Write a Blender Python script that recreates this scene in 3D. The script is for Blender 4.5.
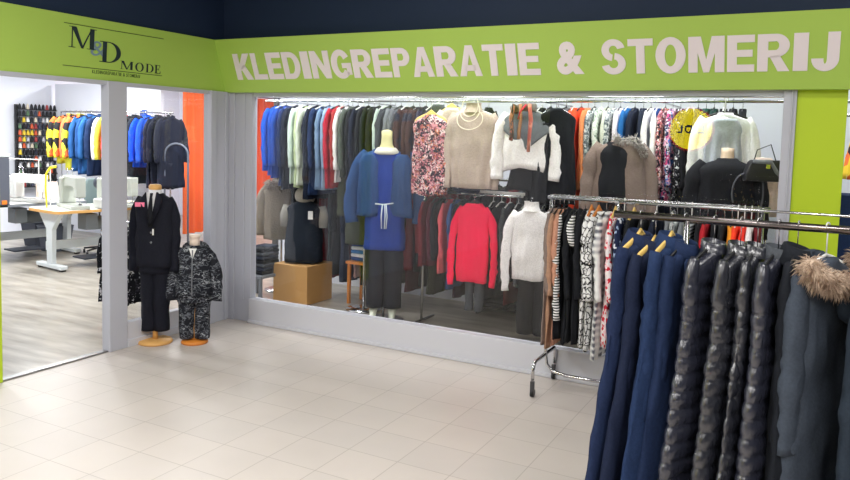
import bpy, bmesh, math, random
from mathutils import Vector, Matrix, noise
R = math.radians
random.seed(7)
sc = bpy.context.scene
for o in list(bpy.data.objects): bpy.data.objects.remove(o)
COL = sc.collection

# ------------------------------------------------------------------ camera
cam_d = bpy.data.cameras.new('camera'); cam = bpy.data.objects.new('camera', cam_d); COL.objects.link(cam)
Rm = Matrix(((0.88212616, -0.0600562, 0.4671688), (0.47021221, 0.05446481, -0.8808712), (0.02745752, 0.996708, 0.07628399)))
cam.matrix_world = Matrix.Translation((4.8976, -5.3019, 1.75)) @ Rm.to_4x4()
cam_d.sensor_fit = 'HORIZONTAL'; cam_d.sensor_width = 36.0
cam_d.lens = 36.0 * 745 / 850
cam_d.shift_x = -(428 - 425) / 850
cam_d.shift_y = -(240 - 195) / 850
cam_d.clip_start = 0.05; cam_d.clip_end = 100
sc.camera = cam

# ------------------------------------------------------------------ world, exposure, lights
w = bpy.data.worlds.new('world'); sc.world = w; w.use_nodes = True
w.node_tree.nodes['Background'].inputs[0].default_value = (0.8, 0.88, 1, 1)
w.node_tree.nodes['Background'].inputs[1].default_value = 0.35
sc.view_settings.view_transform = 'Standard'; sc.view_settings.look = 'None'
sc.view_settings.gamma = 1; sc.view_settings.exposure = 0.06
sc.view_settings.use_curve_mapping = False
sc.cycles.use_denoising = True
sc.cycles.max_bounces = 7; sc.cycles.diffuse_bounces = 4; sc.cycles.transparent_max_bounces = 12
sc.cycles.sample_clamp_indirect = 6

def area(name, loc, sx, sy, power, col=(1, 1, 1), rot=(0, 0, 0)):
    d = bpy.data.lights.new(name, 'AREA'); d.shape = 'RECTANGLE'; d.size = sx; d.size_y = sy
    d.energy = power; d.color = col
    o = bpy.data.objects.new(name, d); COL.objects.link(o); o.location = loc; o.rotation_euler = rot
    return o
MALL_LAMPS = [(2.6, -1.9, 16), (5.6, -1.9, 22), (1.4, -4.3, 74), (4.0, -4.3, 68), (6.8, -4.3, 60), (2.6, -7.0, 80), (6.2, -7.0, 60)]
SHOP_LAMPS = [(0.4, 1.2, 6), (2.1, 1.2, 6), (3.8, 1.2, 6), (5.6, 1.2, 12), (-2.2, 1.3, 80), (-4.6, 1.3, 120), (-2.2, 3.6, 90), (-5.2, 3.9, 70), (-3.4, -1.2, 90), (0.2, 0.28, 30), (2.1, 0.28, 30), (3.9, 0.28, 30)]
for x, y, p in MALL_LAMPS:
    area('mall_lamp', (x, y, 3.33), 1.2, 0.6, p, (1, .975, .95))
for x, y, p in SHOP_LAMPS:
    area('shop_lamp', (x, y, 2.9), 1.2 if y > 1 else .9, 0.3, p, (.97, .985, 1))

# ------------------------------------------------------------------ materials
def lin(c):
    f = lambda v: v / 12.92 if v <= .04045 else ((v + .055) / 1.055) ** 2.4
    return tuple(f(v / 255) for v in c) + (1,)
MC = {}
def newmat(name):
    m = bpy.data.materials.new(name); m.use_nodes = True
    return m, m.node_tree, m.node_tree.nodes['Principled BSDF']
def plain(name, c, rough=.6, metal=0, bump=0, bscale=40, spec=.5, emit=0, sheen=0, coat=0):
    key = (name, tuple(c), rough, metal, bump, bscale, emit)
    if key in MC: return MC[key]
    m, nt, b = newmat(name)
    b.inputs['Base Color'].default_value = lin(c)
    b.inputs['Roughness'].default_value = rough; b.inputs['Metallic'].default_value = metal
    b.inputs['Specular IOR Level'].default_value = spec
    b.inputs['Sheen Weight'].default_value = sheen
    b.inputs['Coat Weight'].default_value = coat
    if emit:
        b.inputs['Emission Color'].default_value = lin(c); b.inputs['Emission Strength'].default_value = emit
    if bump:
        tc = nt.nodes.new('ShaderNodeTexCoord'); n = nt.nodes.new('ShaderNodeTexNoise'); bp = nt.nodes.new('ShaderNodeBump')
        n.inputs['Scale'].default_value = bscale; n.inputs['Detail'].default_value = 4
        bp.inputs['Strength'].default_value = bump; bp.inputs['Distance'].default_value = .01
        nt.links.new(tc.outputs['Object'], n.inputs['Vector']); nt.links.new(n.outputs['Fac'], bp.inputs['Height'])
        nt.links.new(bp.outputs['Normal'], b.inputs['Normal'])
    MC[key] = m; return m
def cloth(c, rough=.85, var=.12, bump=.25, scale=22):
    """woven cloth: base colour with a faint mottled weave"""
    key = ('cloth', tuple(c), rough, var)
    if key in MC: return MC[key]
    m, nt, b = newmat('cloth')
    tc = nt.nodes.new('ShaderNodeTexCoord'); n = nt.nodes.new('ShaderNodeTexNoise'); r = nt.nodes.new('ShaderNodeValToRGB')
    n.inputs['Scale'].default_value = 90; n.inputs['Detail'].default_value = 5
    L = lin(c)
    r.color_ramp.elements[0].position = .3; r.color_ramp.elements[1].position = .7
    r.color_ramp.elements[0].color = tuple(v * (1 - var) for v in L[:3]) + (1,)
    r.color_ramp.elements[1].color = tuple(min(1, v * (1 + var) + .002) for v in L[:3]) + (1,)
    n2 = nt.nodes.new('ShaderNodeTexNoise'); n2.inputs['Scale'].default_value = scale; n2.inputs['Detail'].default_value = 3
    bp = nt.nodes.new('ShaderNodeBump'); bp.inputs['Strength'].default_value = bump; bp.inputs['Distance'].default_value = .012
    for a, d in ((tc.outputs['Object'], n.inputs['Vector']), (tc.outputs['Object'], n2.inputs['Vector']), (n.outputs['Fac'], r.inputs['Fac']),
                 (r.outputs['Color'], b.inputs['Base Color']), (n2.outputs['Fac'], bp.inputs['Height']), (bp.outputs['Normal'], b.inputs['Normal'])):
        nt.links.new(a, d)
    b.inputs['Roughness'].default_value = rough; b.inputs['Specular IOR Level'].default_value = .25
    MC[key] = m; return m
def ramp_cloth(key, kind, scale, stops, stretch=(1, 1, 1), rough=.85, distort=0, const=True):
    """patterned cloth driven by a voronoi / noise / wave texture"""
    if key in MC: return MC[key]
    m, nt, b = newmat(key)
    tc = nt.nodes.new('ShaderNodeTexCoord'); mp = nt.nodes.new('ShaderNodeMapping'); mp.inputs['Scale'].default_value = stretch
    nt.links.new(tc.outputs['Object'], mp.inputs['Vector'])
    src = mp.outputs['Vector']
    if distort:
        dn = nt.nodes.new('ShaderNodeTexNoise'); dn.inputs['Scale'].default_value = scale * .8
        mx = nt.nodes.new('ShaderNodeMix'); mx.data_type = 'VECTOR'; mx.inputs[0].default_value = distort
        nt.links.new(src, dn.inputs['Vector']); nt.links.new(src, mx.inputs[4]); nt.links.new(dn.outputs['Color'], mx.inputs[5]); src = mx.outputs[1]
    r = nt.nodes.new('ShaderNodeValToRGB'); r.color_ramp.interpolation = 'CONSTANT' if const else 'LINEAR'
    e = r.color_ramp.elements
    e[0].position = stops[0][0]; e[0].color = lin(stops[0][1]); e[1].position = stops[1][0]; e[1].color = lin(stops[1][1])
    for p, c in stops[2:]: q = e.new(p); q.color = lin(c)
    if kind == 'voronoi':
        t = nt.nodes.new('ShaderNodeTexVoronoi'); t.inputs['Scale'].default_value = scale
        sp = nt.nodes.new('ShaderNodeSeparateColor'); nt.links.new(src, t.inputs['Vector'])
        nt.links.new(t.outputs['Color'], sp.inputs[0]); nt.links.new(sp.outputs[0], r.inputs['Fac'])
    elif kind == 'edge':
        t = nt.nodes.new('ShaderNodeTexVoronoi'); t.feature = 'DISTANCE_TO_EDGE'; t.inputs['Scale'].default_value = scale
        nt.links.new(src, t.inputs['Vector']); nt.links.new(t.outputs['Distance'], r.inputs['Fac'])
    elif kind == 'noise':
        t = nt.nodes.new('ShaderNodeTexNoise'); t.inputs['Scale'].default_value = scale; t.inputs['Detail'].default_value = 3
        nt.links.new(src, t.inputs['Vector']); nt.links.new(t.outputs['Fac'], r.inputs['Fac'])
    elif kind == 'stripe':
        t = nt.nodes.new('ShaderNodeTexWave'); t.bands_direction = 'Z'; t.inputs['Scale'].default_value = scale
        nt.links.new(src, t.inputs['Vector']); nt.links.new(t.outputs['Color'], r.inputs['Fac'])
    elif kind == 'plaid':
        t = nt.nodes.new('ShaderNodeTexWave'); t.bands_direction = 'Z'; t.inputs['Scale'].default_value = scale
        t2 = nt.nodes.new('ShaderNodeTexWave'); t2.bands_direction = 'DIAGONAL'; t2.inputs['Scale'].default_value = scale * .7
        mp2 = nt.nodes.new('ShaderNodeMapping'); mp2.inputs['Scale'].default_value = (1, 1, 0)
        nt.links.new(src, mp2.inputs['Vector']); nt.links.new(mp2.outputs['Vector'], t2.inputs['Vector'])
        ma = nt.nodes.new('ShaderNodeMath'); ma.operation = 'MULTIPLY'
        nt.links.new(src, t.inputs['Vector']); nt.links.new(t.outputs['Fac'], ma.inputs[0]); nt.links.new(t2.outputs['Fac'], ma.inputs[1])
        nt.links.new(ma.outputs[0], r.inputs['Fac'])
    nt.links.new(r.outputs['Color'], b.inputs['Base Color'])
    b.inputs['Roughness'].default_value = rough; b.inputs['Specular IOR Level'].default_value = .25
    MC[key] = m; return m
def puff(c, rough=.3):
    key = ('puff', tuple(c))
    if key in MC: return MC[key]
    m, nt, b = newmat('quilted_nylon')
    b.inputs['Base Color'].default_value = lin(c); b.inputs['Roughness'].default_value = rough
    b.inputs['Specular IOR Level'].default_value = 1.0; b.inputs['Coat Weight'].default_value = .35; b.inputs['Coat Roughness'].default_value = .3
    tc = nt.nodes.new('ShaderNodeTexCoord'); mp = nt.nodes.new('ShaderNodeMapping'); mp.inputs['Scale'].default_value = (1, 1, .55)
    n = nt.nodes.new('ShaderNodeTexNoise'); n.inputs['Scale'].default_value = 30; n.inputs['Detail'].default_value = 5; n.inputs['Distortion'].default_value = .8
    bp = nt.nodes.new('ShaderNodeBump'); bp.inputs['Strength'].default_value = .45; bp.inputs['Distance'].default_value = .01
    nt.links.new(tc.outputs['Object'], mp.inputs['Vector']); nt.links.new(mp.outputs['Vector'], n.inputs['Vector'])
    nt.links.new(n.outputs['Fac'], bp.inputs['Height']); nt.links.new(bp.outputs['Normal'], b.inputs['Normal'])
    MC[key] = m; return m

CHROME = plain('chrome', (205, 205, 208), .18, 1)
DCHROME = plain('steel', (120, 112, 112), .22, 1)
ALU = plain('painted_aluminium', (188, 190, 200), .45, 0)
ALU2 = plain('painted_aluminium_sill', (205, 206, 214), .4, 0)
WHITEP = plain('white_plastic', (235, 235, 232), .4)
BLACKP = plain('black_plastic', (22, 22, 24), .4)
WOOD = plain('pale_wood', (222, 170, 100), .5, bump=.1, bscale=20)
WOODH = plain('yellow_wood', (232, 196, 110), .45)
ORWOOD = plain('orange_wood', (216, 132, 50), .45)
GREEN = plain('green_board', (173, 206, 90), .55)
GREEN2 = plain('lime_panel', (184, 210, 30), .5)
NAVYW = plain('dark_navy_paint', (22, 42, 72), .7)
WALLW = plain('white_paint', (228, 231, 240), .8, bump=.05)
LETTER = plain('white_lettering', (238, 228, 230), .5)
INK = plain('dark_lettering', (24, 44, 52), .5)
INKB = plain('blue_grey_lettering', (120, 145, 160), .5)
INKL = plain('line_lettering', (70, 95, 40), .5)

def tile_mat():
    m, nt, b = newmat('floor_tiles')
    tc = nt.nodes.new('ShaderNodeTexCoord'); mp = nt.nodes.new('ShaderNodeMapping')
    mp.inputs['Location'].default_value = (-0.122, 0.02, 0)
    br = nt.nodes.new('ShaderNodeTexBrick'); br.offset = 0; br.squash = 1
    br.inputs['Scale'].default_value = 1; br.inputs['Brick Width'].default_value = .315; br.inputs['Row Height'].default_value = .315
    br.inputs['Mortar Size'].default_value = .0028; br.inputs['Mortar Smooth'].default_value = .3; br.inputs['Bias'].default_value = 0
    br.inputs['Color1'].default_value = lin((198, 190, 184)); br.inputs['Color2'].default_value = lin((203, 194, 187)); br.inputs['Mortar'].default_value = lin((172, 163, 156))
    n = nt.nodes.new('ShaderNodeTexNoise'); n.inputs['Scale'].default_value = 3; n.inputs['Detail'].default_value = 6
    mx = nt.nodes.new('ShaderNodeMix'); mx.data_type = 'RGBA'; mx.blend_type = 'MULTIPLY'; mx.inputs[0].default_value = .25
    rr = nt.nodes.new('ShaderNodeValToRGB'); rr.color_ramp.elements[0].color = (.8, .8, .8, 1); rr.color_ramp.elements[0].position = .3; rr.color_ramp.elements[1].position = .7
    wv = nt.nodes.new('ShaderNodeTexWave'); wv.inputs['Scale'].default_value = 14; wv.bands_direction = 'DIAGONAL'; wv.inputs['Distortion'].default_value = .6
    bp = nt.nodes.new('ShaderNodeBump'); bp.inputs['Strength'].default_value = .03; bp.inputs['Distance'].default_value = .002
    L = nt.links.new
    L(tc.outputs['Object'], mp.inputs['Vector']); L(mp.outputs['Vector'], br.inputs['Vector']); L(tc.outputs['Object'], n.inputs['Vector'])
    L(n.outputs['Fac'], rr.inputs['Fac']); L(br.outputs['Color'], mx.inputs[6]); L(rr.outputs['Color'], mx.inputs[7]); L(mx.outputs[2], b.inputs['Base Color'])
    L(tc.outputs['Object'], wv.inputs['Vector']); L(wv.outputs['Fac'], bp.inputs['Height']); L(bp.outputs['Normal'], b.inputs['Normal'])
    b.inputs['Roughness'].default_value = .42
    return m
def wood_floor():
    m, nt, b = newmat('shop_floor_vinyl')
    tc = nt.nodes.new('ShaderNodeTexCoord'); mp = nt.nodes.new('ShaderNodeMapping'); mp.inputs['Scale'].default_value = (1, 5, 1)
    n = nt.nodes.new('ShaderNodeTexNoise'); n.inputs['Scale'].default_value = 1.6; n.inputs['Detail'].default_value = 6
    r = nt.nodes.new('ShaderNodeValToRGB')
    r.color_ramp.elements[0].color = lin((128, 120, 108)); r.color_ramp.elements[0].position = .3
    r.color_ramp.elements[1].color = lin((186, 180, 168)); r.color_ramp.elements[1].position = .75
    L = nt.links.new
    L(tc.outputs['Object'], mp.inputs['Vector']); L(mp.outputs['Vector'], n.inputs['Vector']); L(n.outputs['Fac'], r.inputs['Fac']); L(r.outputs['Color'], b.inputs['Base Color'])
    b.inputs['Roughness'].default_value = .3
    return m
def glass_mat():
    m = bpy.data.materials.new('window_glass'); m.use_nodes = True; nt = m.node_tree; nt.nodes.clear()
    out = nt.nodes.new('ShaderNodeOutputMaterial'); mix = nt.nodes.new('ShaderNodeMixShader')
    tr = nt.nodes.new('ShaderNodeBsdfTransparent'); gl = nt.nodes.new('ShaderNodeBsdfGlossy'); fr = nt.nodes.new('ShaderNodeLayerWeight')
    tr.inputs[0].default_value = (.985, .985, .985, 1); gl.inputs['Roughness'].default_value = 0.0; fr.inputs[0].default_value = .5
    pw = nt.nodes.new('ShaderNodeMath'); pw.operation = 'POWER'; pw.inputs[1].default_value = 5
    ma = nt.nodes.new('ShaderNodeMath'); ma.operation = 'MULTIPLY_ADD'; ma.inputs[1].default_value = .9; ma.inputs[2].default_value = .030
    L = nt.links.new
    L(fr.outputs['Facing'], pw.inputs[0]); L(pw.outputs[0], ma.inputs[0]); L(ma.outputs[0], mix.inputs[0]); L(tr.outputs[0], mix.inputs[1]); L(gl.outputs[0], mix.inputs[2]); L(mix.outputs[0], out.inputs[0])
    return m
GLASS = glass_mat()

# ------------------------------------------------------------------ mesh helpers
class MB:
    def __init__(s): s.v = []; s.f = []
    def add(s, vs, fs):
        n = len(s.v); s.v += [tuple(v) for v in vs]; s.f += [tuple(i + n for i in f) for f in fs]; return s
    def box(s, c, d, rz=0):
        x, y, z = d[0] / 2, d[1] / 2, d[2] / 2; ca, sa = math.cos(rz), math.sin(rz)
        vs = []
        for a, b, e in ((-x, -y, -z), (x, -y, -z), (x, y, -z), (-x, y, -z), (-x, -y, z), (x, -y, z), (x, y, z), (-x, y, z)):
            vs.append((c[0] + a * ca - b * sa, c[1] + a * sa + b * ca, c[2] + e))
        return s.add(vs, ((0, 3, 2, 1), (4, 5, 6, 7), (0, 1, 5, 4), (1, 2, 6, 5), (2, 3, 7, 6), (3, 0, 4, 7)))
    def loft(s, rings, cap0=True, cap1=True):
        n = len(rings[0]); vs = [p for r in rings for p in r]; fs = []
        for i in range(len(rings) - 1):
            for j in range(n):
                k = (j + 1) % n; fs.append((i * n + j, i * n + k, (i + 1) * n + k, (i + 1) * n + j))
        if cap0: fs.append(tuple(range(n - 1, -1, -1)))
        if cap1: fs.append(tuple((len(rings) - 1) * n + j for j in range(n)))
        return s.add(vs, fs)
    def tube(s, pts, rad, n=10, flat=None):
        pts = [Vector(p) for p in pts]; rings = []; up = None
        for i, p in enumerate(pts):
            t = (pts[min(i + 1, len(pts) - 1)] - pts[max(i - 1, 0)]).normalized()
            if up is None: up = Vector((0, 1, 0)) if abs(t.y) < .9 else Vector((1, 0, 0))
            a = (up - t * up.dot(t)).normalized(); up = a; b = t.cross(a)
            r = rad[i] if isinstance(rad, (list, tuple)) else rad
            ra, rb = (r if isinstance(r, (list, tuple)) else (r, r))
            rings.append([p + a * math.cos(2 * math.pi * k / n) * ra + b * math.sin(2 * math.pi * k / n) * rb for k in range(n)])
        return s.loft(rings)
    def lathe(s, prof, c=(0, 0, 0), n=24):
        rings = [[(c[0] + r * math.cos(2 * math.pi * k / n), c[1] + r * math.sin(2 * math.pi * k / n), c[2] + z) for k in range(n)] for r, z in prof]
        return s.loft(rings)
    def obj(s, name, mat, parent=None, smooth=True, bevel=0, loc=None):
        me = bpy.data.meshes.new(name); me.from_pydata(s.v, [], s.f)
        bm = bmesh.new(); bm.from_mesh(me); bmesh.ops.recalc_face_normals(bm, faces=bm.faces); bm.to_mesh(me); bm.free()
        me.materials.append(mat)
        if smooth:
            me.polygons.foreach_set('use_smooth', [True] * len(me.polygons))
        o = bpy.data.objects.new(name, me); COL.objects.link(o)
        if parent: o.parent = parent
        if loc: o.location = loc
        if bevel:
            b = o.modifiers.new('bevel', 'BEVEL'); b.width = bevel; b.segments = 2; b.limit_method = 'ANGLE'
            for p in me.polygons: p.use_smooth = False
        return o
def arc(c, r, a0, a1, n=8, plane='xz'):
    out = []
    for i in range(n + 1):
        a = R(a0 + (a1 - a0) * i / n); u, v = r * math.cos(a), r * math.sin(a)
        out.append((c[0] + u, c[1], c[2] + v) if plane == 'xz' else (c[0], c[1] + u, c[2] + v) if plane == 'yz' else (c[0] + u, c[1] + v, c[2]))
    return out
def empty(name, label, cat, loc=(0, 0, 0), rz=0, group=None, rot=None):
    o = bpy.data.objects.new(name, None); COL.objects.link(o); o.location = loc; o.rotation_euler = rot or (0, 0, rz)
    o.empty_display_size = .1
    o['label'] = label; o['category'] = cat
    if group: o['group'] = group
    return o
def tag(o, label, cat, group=None, kind=None):
    o['label'] = label; o['category'] = cat
    if group: o['group'] = group
    if kind: o['kind'] = kind
    return o
def struct(name, mb, m, bevel=0, parent=None):
    o = mb.obj(name, m, parent, smooth=False, bevel=bevel)
    if not parent: o['kind'] = 'structure'
    return o
def B(*boxes):
    m = MB()
    for c, d in boxes: m.box(c, d)
    return m
def span(x0, x1, y0, y1, z0, z1): return (((x0 + x1) / 2, (y0 + y1) / 2, (z0 + z1) / 2), (x1 - x0, y1 - y0, z1 - z0))

# ------------------------------------------------------------------ setting
struct('floor_mall', B(span(0.0, 12, -9, 0.0, -.1, 0)), tile_mat())
struct('floor_shop', B(span(-7.5, 0.0, -3, 6.5, -.1, -.002), span(0.0, 8, 0.0, 6.5, -.1, -.002)), wood_floor())
struct('ceiling_mall', B(span(-.1, 12, -9, -.05, 3.4, 3.5)), plain('ceiling_paint', (120, 124, 130), .9))
struct('ceiling_shop', B(span(-7.5, -.12, -3, 6.5, 2.95, 3.05), span(-.12, 8, .02, 6.5, 2.95, 3.05)), plain('ceiling_white', (236, 238, 240), .9))
struct('wall_opposite', B(span(-.1, 12, -9.1, -9, 0, 3.4)), plain('opposite_paint', (70, 70, 74), .8))
struct('wall_right', B(span(12, 12.1, -9, .0, 0, 3.4)), plain('opposite_paint', (90, 90, 94), .8))
struct('wall_left', B(span(-.12, 0, -9, -2.27, 0, 2.12)), WALLW)
struct('trim_1', B(span(-.1, -.02, -9, -.05, 2.5, 3.4), span(-.1, 12, -.1, -.02, 2.5, 3.4)), NAVYW)   # dark bulkhead above the signs
struct('wall_shop_left', B(span(-7.1, -7, -3, 6.5, 0, 2.95)), WALLW)
struct('wall_shop_back', B(span(-7, 8, 6.0, 6.1, 0, 2.95)), WALLW)
struct('wall_shop_side', B(span(-7, -.12, -3.1, -3, 0, 2.95)), WALLW)
struct('wall_shop_end', B(span(7.5, 7.6, 0, 6, 0, 2.95)), WALLW)
struct('wall_partition', B(span(-1.0, 7.5, 1.9, 2.0, 0, 2.95)), WALLW)
struct('trim_2', B(span(-1.07, -1.0, 1.87, 2.03, 0, 2.3)), plain('dark_frame', (70, 66, 62), .5), .004)
struct('wall_panel_return', B(span(5.6, 7.5, 0.0, .08, 0, 2.12)), WALLW)

# posts and frames
def post(n, s_, m=ALU, ribs=None):
    mb = B(span(*s_))
    for r_ in (ribs or []): mb.box(*span(*r_))
    return struct(n, mb, m, .004)
post('trim_3', (-.06, .03, -1.385, -1.215, 0, 2.12), ALU)
post('trim_4', (-.06, .02, -.305, -.03, 0, 2.12), ALU, [(.02, .035, -.305, -.24, 0.0, 2.12), (.02, .03, -.12, -.09, 0, 2.12)])
post('trim_5', (-.03, .275, -.045, .03, 0, 2.12), ALU, [(.0, .08, -.06, -.045, 0, 2.12), (.16, .2, -.055, -.045, .2, 2.12)])
post('trim_6', (4.645, 4.72, -.05, .03, 0, 2.12), ALU, [(4.69, 4.70, -.06, -.05, 0, 2.12)])
struct('trim_7', B(span(-.05, .02, -1.215, -.305, 0, .2), span(-.05, .035, -1.215, -.305, 0, .06)), ALU2, .004)        # low frame under the side pane
struct('trim_8', B(span(.275, 4.645, -.07, .03, 0, .225), span(.275, 4.645, -.085, .03, .0, .03)), ALU2, .005)           # sill under the shop window
struct('trim_9', B(span(-.05, .01, -2.25, -1.385, 0, .012)), plain('threshold_metal', (150, 150, 150), .35, .8))
struct('trim_10', B(span(.275, 4.645, -.03, .02, 2.08, 2.12)), ALU)
struct('trim_11', B(span(-.05, .01, -2.25, -.3, 2.09, 2.12)), ALU)
w1 = struct('window_1', B(span(.275, 4.645, -.004, .004, .225, 2.09)), GLASS)
w2 = struct('window_2', B(span(-.016, -.008, -1.215, -.305, .2, 2.09)), GLASS)
o = B(span(4.72, 5.0, -.03, .03, 0, 2.12)).obj('green_panel', GREEN2, smooth=False, bevel=.003)
tag(o, 'lime green upright panel at the right end of the shop window', 'panel')
o = B(span(-.03, .02, -2.4, -2.243, 0, 2.12)).obj('green_panel', GREEN2, smooth=False, bevel=.003)
tag(o, 'lime green panel at the far left edge of the doorway', 'panel')

# ceiling fittings
for i, (x, y, p) in enumerate(MALL_LAMPS):
    t = empty('ceiling_light', 'rectangular ceiling light over the mall walkway', 'ceiling light', (x, y, 3.4), 0, 'mall ceiling lights')
    B(span(-.63, .63, -.33, .33, -.04, 0)).obj('frame', WHITEP, t, False, .004)
    B(span(-.58, .58, -.28, .28, -.046, -.04)).obj('diffuser', plain('lamp_diffuser', (250, 250, 248), .5, emit=2.5), t, False)
for i, (x, y, p) in enumerate(SHOP_LAMPS):
    hx = .62 if y > 1 else .47
    t = empty('tube_light', 'white tube light on the shop ceiling', 'ceiling light', (x, y, 2.95), 0, 'shop ceiling lights')
    B(span(-hx, hx, -.07, .07, -.03, 0)).obj('frame', WHITEP, t, False, .004)
    MB().tube([(-hx + .03, 0, -.038), (hx - .03, 0, -.038)], .013, 10).obj('tube', plain('lamp_tube', (250, 250, 250), .5, emit=3), t)

# ------------------------------------------------------------------ lettering helpers
DG = None
def glyph(ch, offset=.0, res=4):
    c = bpy.data.curves.new('g', 'FONT'); c.body = ch; c.size = 1; c.offset = offset; c.extrude = .5; c.resolution_u = res
    o = bpy.data.objects.new('g', c); COL.objects.link(o); bpy.context.view_layer.update()
    dg = bpy.context.evaluated_depsgraph_get(); me = bpy.data.meshes.new_from_object(o.evaluated_get(dg))
    vs = [v.co.copy() for v in me.vertices]; fs = [tuple(p.vertices) for p in me.polygons]
    bpy.data.objects.remove(o); bpy.data.curves.remove(c); bpy.data.meshes.remove(me)
    return vs, fs
GC = {}
def put_glyph(ch, mapf, u0, u1, v0, v1, depth, mat, parent, offset=.03, name=None):
    """fit one character into the rectangle u0..u1, v0..v1 of a board plane"""
    if (ch, offset) not in GC: GC[(ch, offset)] = glyph(ch, offset)
    vs, fs = GC[(ch, offset)]
    x0 = min(v.x for v in vs); x1 = max(v.x for v in vs); y0 = min(v.y for v in vs); y1 = max(v.y for v in vs)
    mb = MB(); mb.add([mapf(u0 + (v.x - x0) / (x1 - x0) * (u1 - u0), v0 + (v.y - y0) / (y1 - y0) * (v1 - v0), (v.z + .5) * depth) for v in vs], fs)
    return mb.obj(name or 'letter', mat, parent, False)
# relative widths (Arial Black like) for the big lettering
ADV = dict(K=.80, L=.66, E=.70, D=.78, I=.40, N=.82, G=.83, R=.80, P=.72, A=.80, T=.72, S=.72, O=.83, M=.94, J=.66)
ADV['&'] = .86; ADV[' '] = .42

class Flat:
    """serif letters cut from polygons, unit box 0..1"""
    def __init__(s, mapf, u0, u1, v0, v1, d): s.m = MB(); s.a = (mapf, u0, u1, v0, v1, d)
    def poly(s, pts):
        mapf, u0, u1, v0, v1, d = s.a; n = len(pts)
        vs = [mapf(u0 + (u1 - u0) * x, v0 + (v1 - v0) * y, d) for x, y in pts] + [mapf(u0 + (u1 - u0) * x, v0 + (v1 - v0) * y, .001) for x, y in pts]
        s.m.add(vs, [tuple(range(n))] + [(i, (i + 1) % n, n + (i + 1) % n, n + i) for i in range(n)])
    def rect(s, x0, x1, y0, y1): s.poly([(x0, y0), (x1, y0), (x1, y1), (x0, y1)])
    def ring(s, cx, cy, rx, ry, wx, wy, a0=0, a1=360, n=24):
        P = [R(a0 + (a1 - a0) * i / n) for i in range(n + 1)]
        for p, q in zip(P, P[1:]):
            s.poly([(cx + rx * math.cos(p), cy + ry * math.sin(p)), (cx + rx * math.cos(q), cy + ry * math.sin(q)),
                    (cx + (rx - wx) * math.cos(q), cy + (ry - wy) * math.sin(q)), (cx + (rx - wx) * math.cos(p), cy + (ry - wy) * math.sin(p))])
def block(ch, u0, u1):
    """heavy grotesque capital in the box u0..u1 of the front sign"""
    f = Flat(fmap, u0, u1, V0, V1, .006); r = f.rect
    if ch in 'EL':
        r(0, .36, 0, 1); r(.36, 1, 0, .2)
        if ch == 'E': r(.36, 1, .8, 1); r(.36, .93, .41, .6)
    elif ch == 'I': r(0.02, .98, 0, 1)
    elif ch == 'T': r(0, 1, .8, 1); r(.33, .67, 0, .8)
    elif ch == 'K':
        r(0, .32, 0, 1); f.poly([(.32, .34), (.32, .58), (.62, 1), (1, 1), (.60, .52)]); f.poly([(.36, .42), (.60, .60), (1, 0), (.62, 0)])
    elif ch == 'N': r(0, .3, 0, 1); r(.7, 1, 0, 1); f.poly([(.3, 1), (.3, .56), (.7, 0), (.7, .44)])
    elif ch == 'M':
        r(0, .26, 0, 1); r(.74, 1, 0, 1); f.poly([(.26, 1), (.26, .55), (.42, 0), (.5, 0), (.5, .36), (.35, 1)]); f.poly([(.74, 1), (.65, 1), (.5, .36), (.5, 0), (.58, 0), (.74, .55)])
    elif ch == 'A':
        f.poly([(0, 0), (.29, 0), (.5, .72), (.5, 1), (.35, 1)]); f.poly([(1, 0), (.65, 1), (.5, 1), (.5, .72), (.71, 0)]); r(.27, .73, .17, .36)
    elif ch == 'O': f.ring(.5, .5, .5, .52, .31, .21)
    elif ch == 'D': r(0, .31, 0, 1); r(.31, .46, 0, .2); r(.31, .46, .8, 1); f.ring(.46, .5, .54, .5, .31, .2, -90, 90)
    elif ch in 'RP':
        r(0, .33, 0, 1); r(.33, .55, .80, 1); r(.33, .55, .38, .57); f.ring(.55, .69, .43, .31, .32, .19, -90, 90)
        if ch == 'R': f.poly([(.38, .40), (.68, .44), (1, 0), (.64, 0)])
    elif ch == 'G': f.ring(.5, .5, .5, .52, .31, .21, 32, 322); r(.54, 1, .36, .54); r(.76, 1, .12, .36)
    elif ch == 'S': f.ring(.5, .70, .48, .32, .31, .19, 12, 262); f.ring(.5, .30, .5, .32, .31, .19, -168, 82)
    elif ch == 'J': r(.56, 1, .32, 1); f.ring(.5, .32, .5, .34, .44, .2, 180, 360)
    return f.m.obj('letter', LETTER, t, False)
# front sign: board leaning outwards at the top
FZ0, FZ1, FY0, FY1 = 2.115, 2.57, -.10, -.27
def fmap(u, v, d):  # v 0..1 up the board, d out of the board
    return (u, FY0 + (FY1 - FY0) * v - d, FZ0 + (FZ1 - FZ0) * v)
t = empty('shop_sign', 'long lime green sign board over the shop window with white capitals', 'sign', (0, 0, 0))
mb = MB(); vs = []
for x, xa in ((0.0, 0), (12.0, 0)):
    vs += [(x, FY0, FZ0), (x, FY1, FZ1), (x, -.03, FZ1), (x, -.03, FZ0)]
mb.add(vs, ((0, 1, 2, 3), (7, 6, 5, 4), (0, 4, 5, 1), (1, 5, 6, 2), (2, 6, 7, 3), (3, 7, 4, 0)))
mb.obj('board', GREEN, t, False)
text = 'KLEDINGREPARATIE & STOMERIJ'
U0, U1, V0, V1 = .19, 4.945, .24, .725
tot = sum(ADV[c] for c in text); k = (U1 - U0) / tot; u = U0
for c in text:
    wd = ADV[c] * k
    if c == '&': put_glyph(c, fmap, u + .010, u + wd - .010, V0, V1, .006, LETTER, t, .048)
    elif c != ' ': block(c, u + .008, u + wd - .008)
    u += wd

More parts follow.
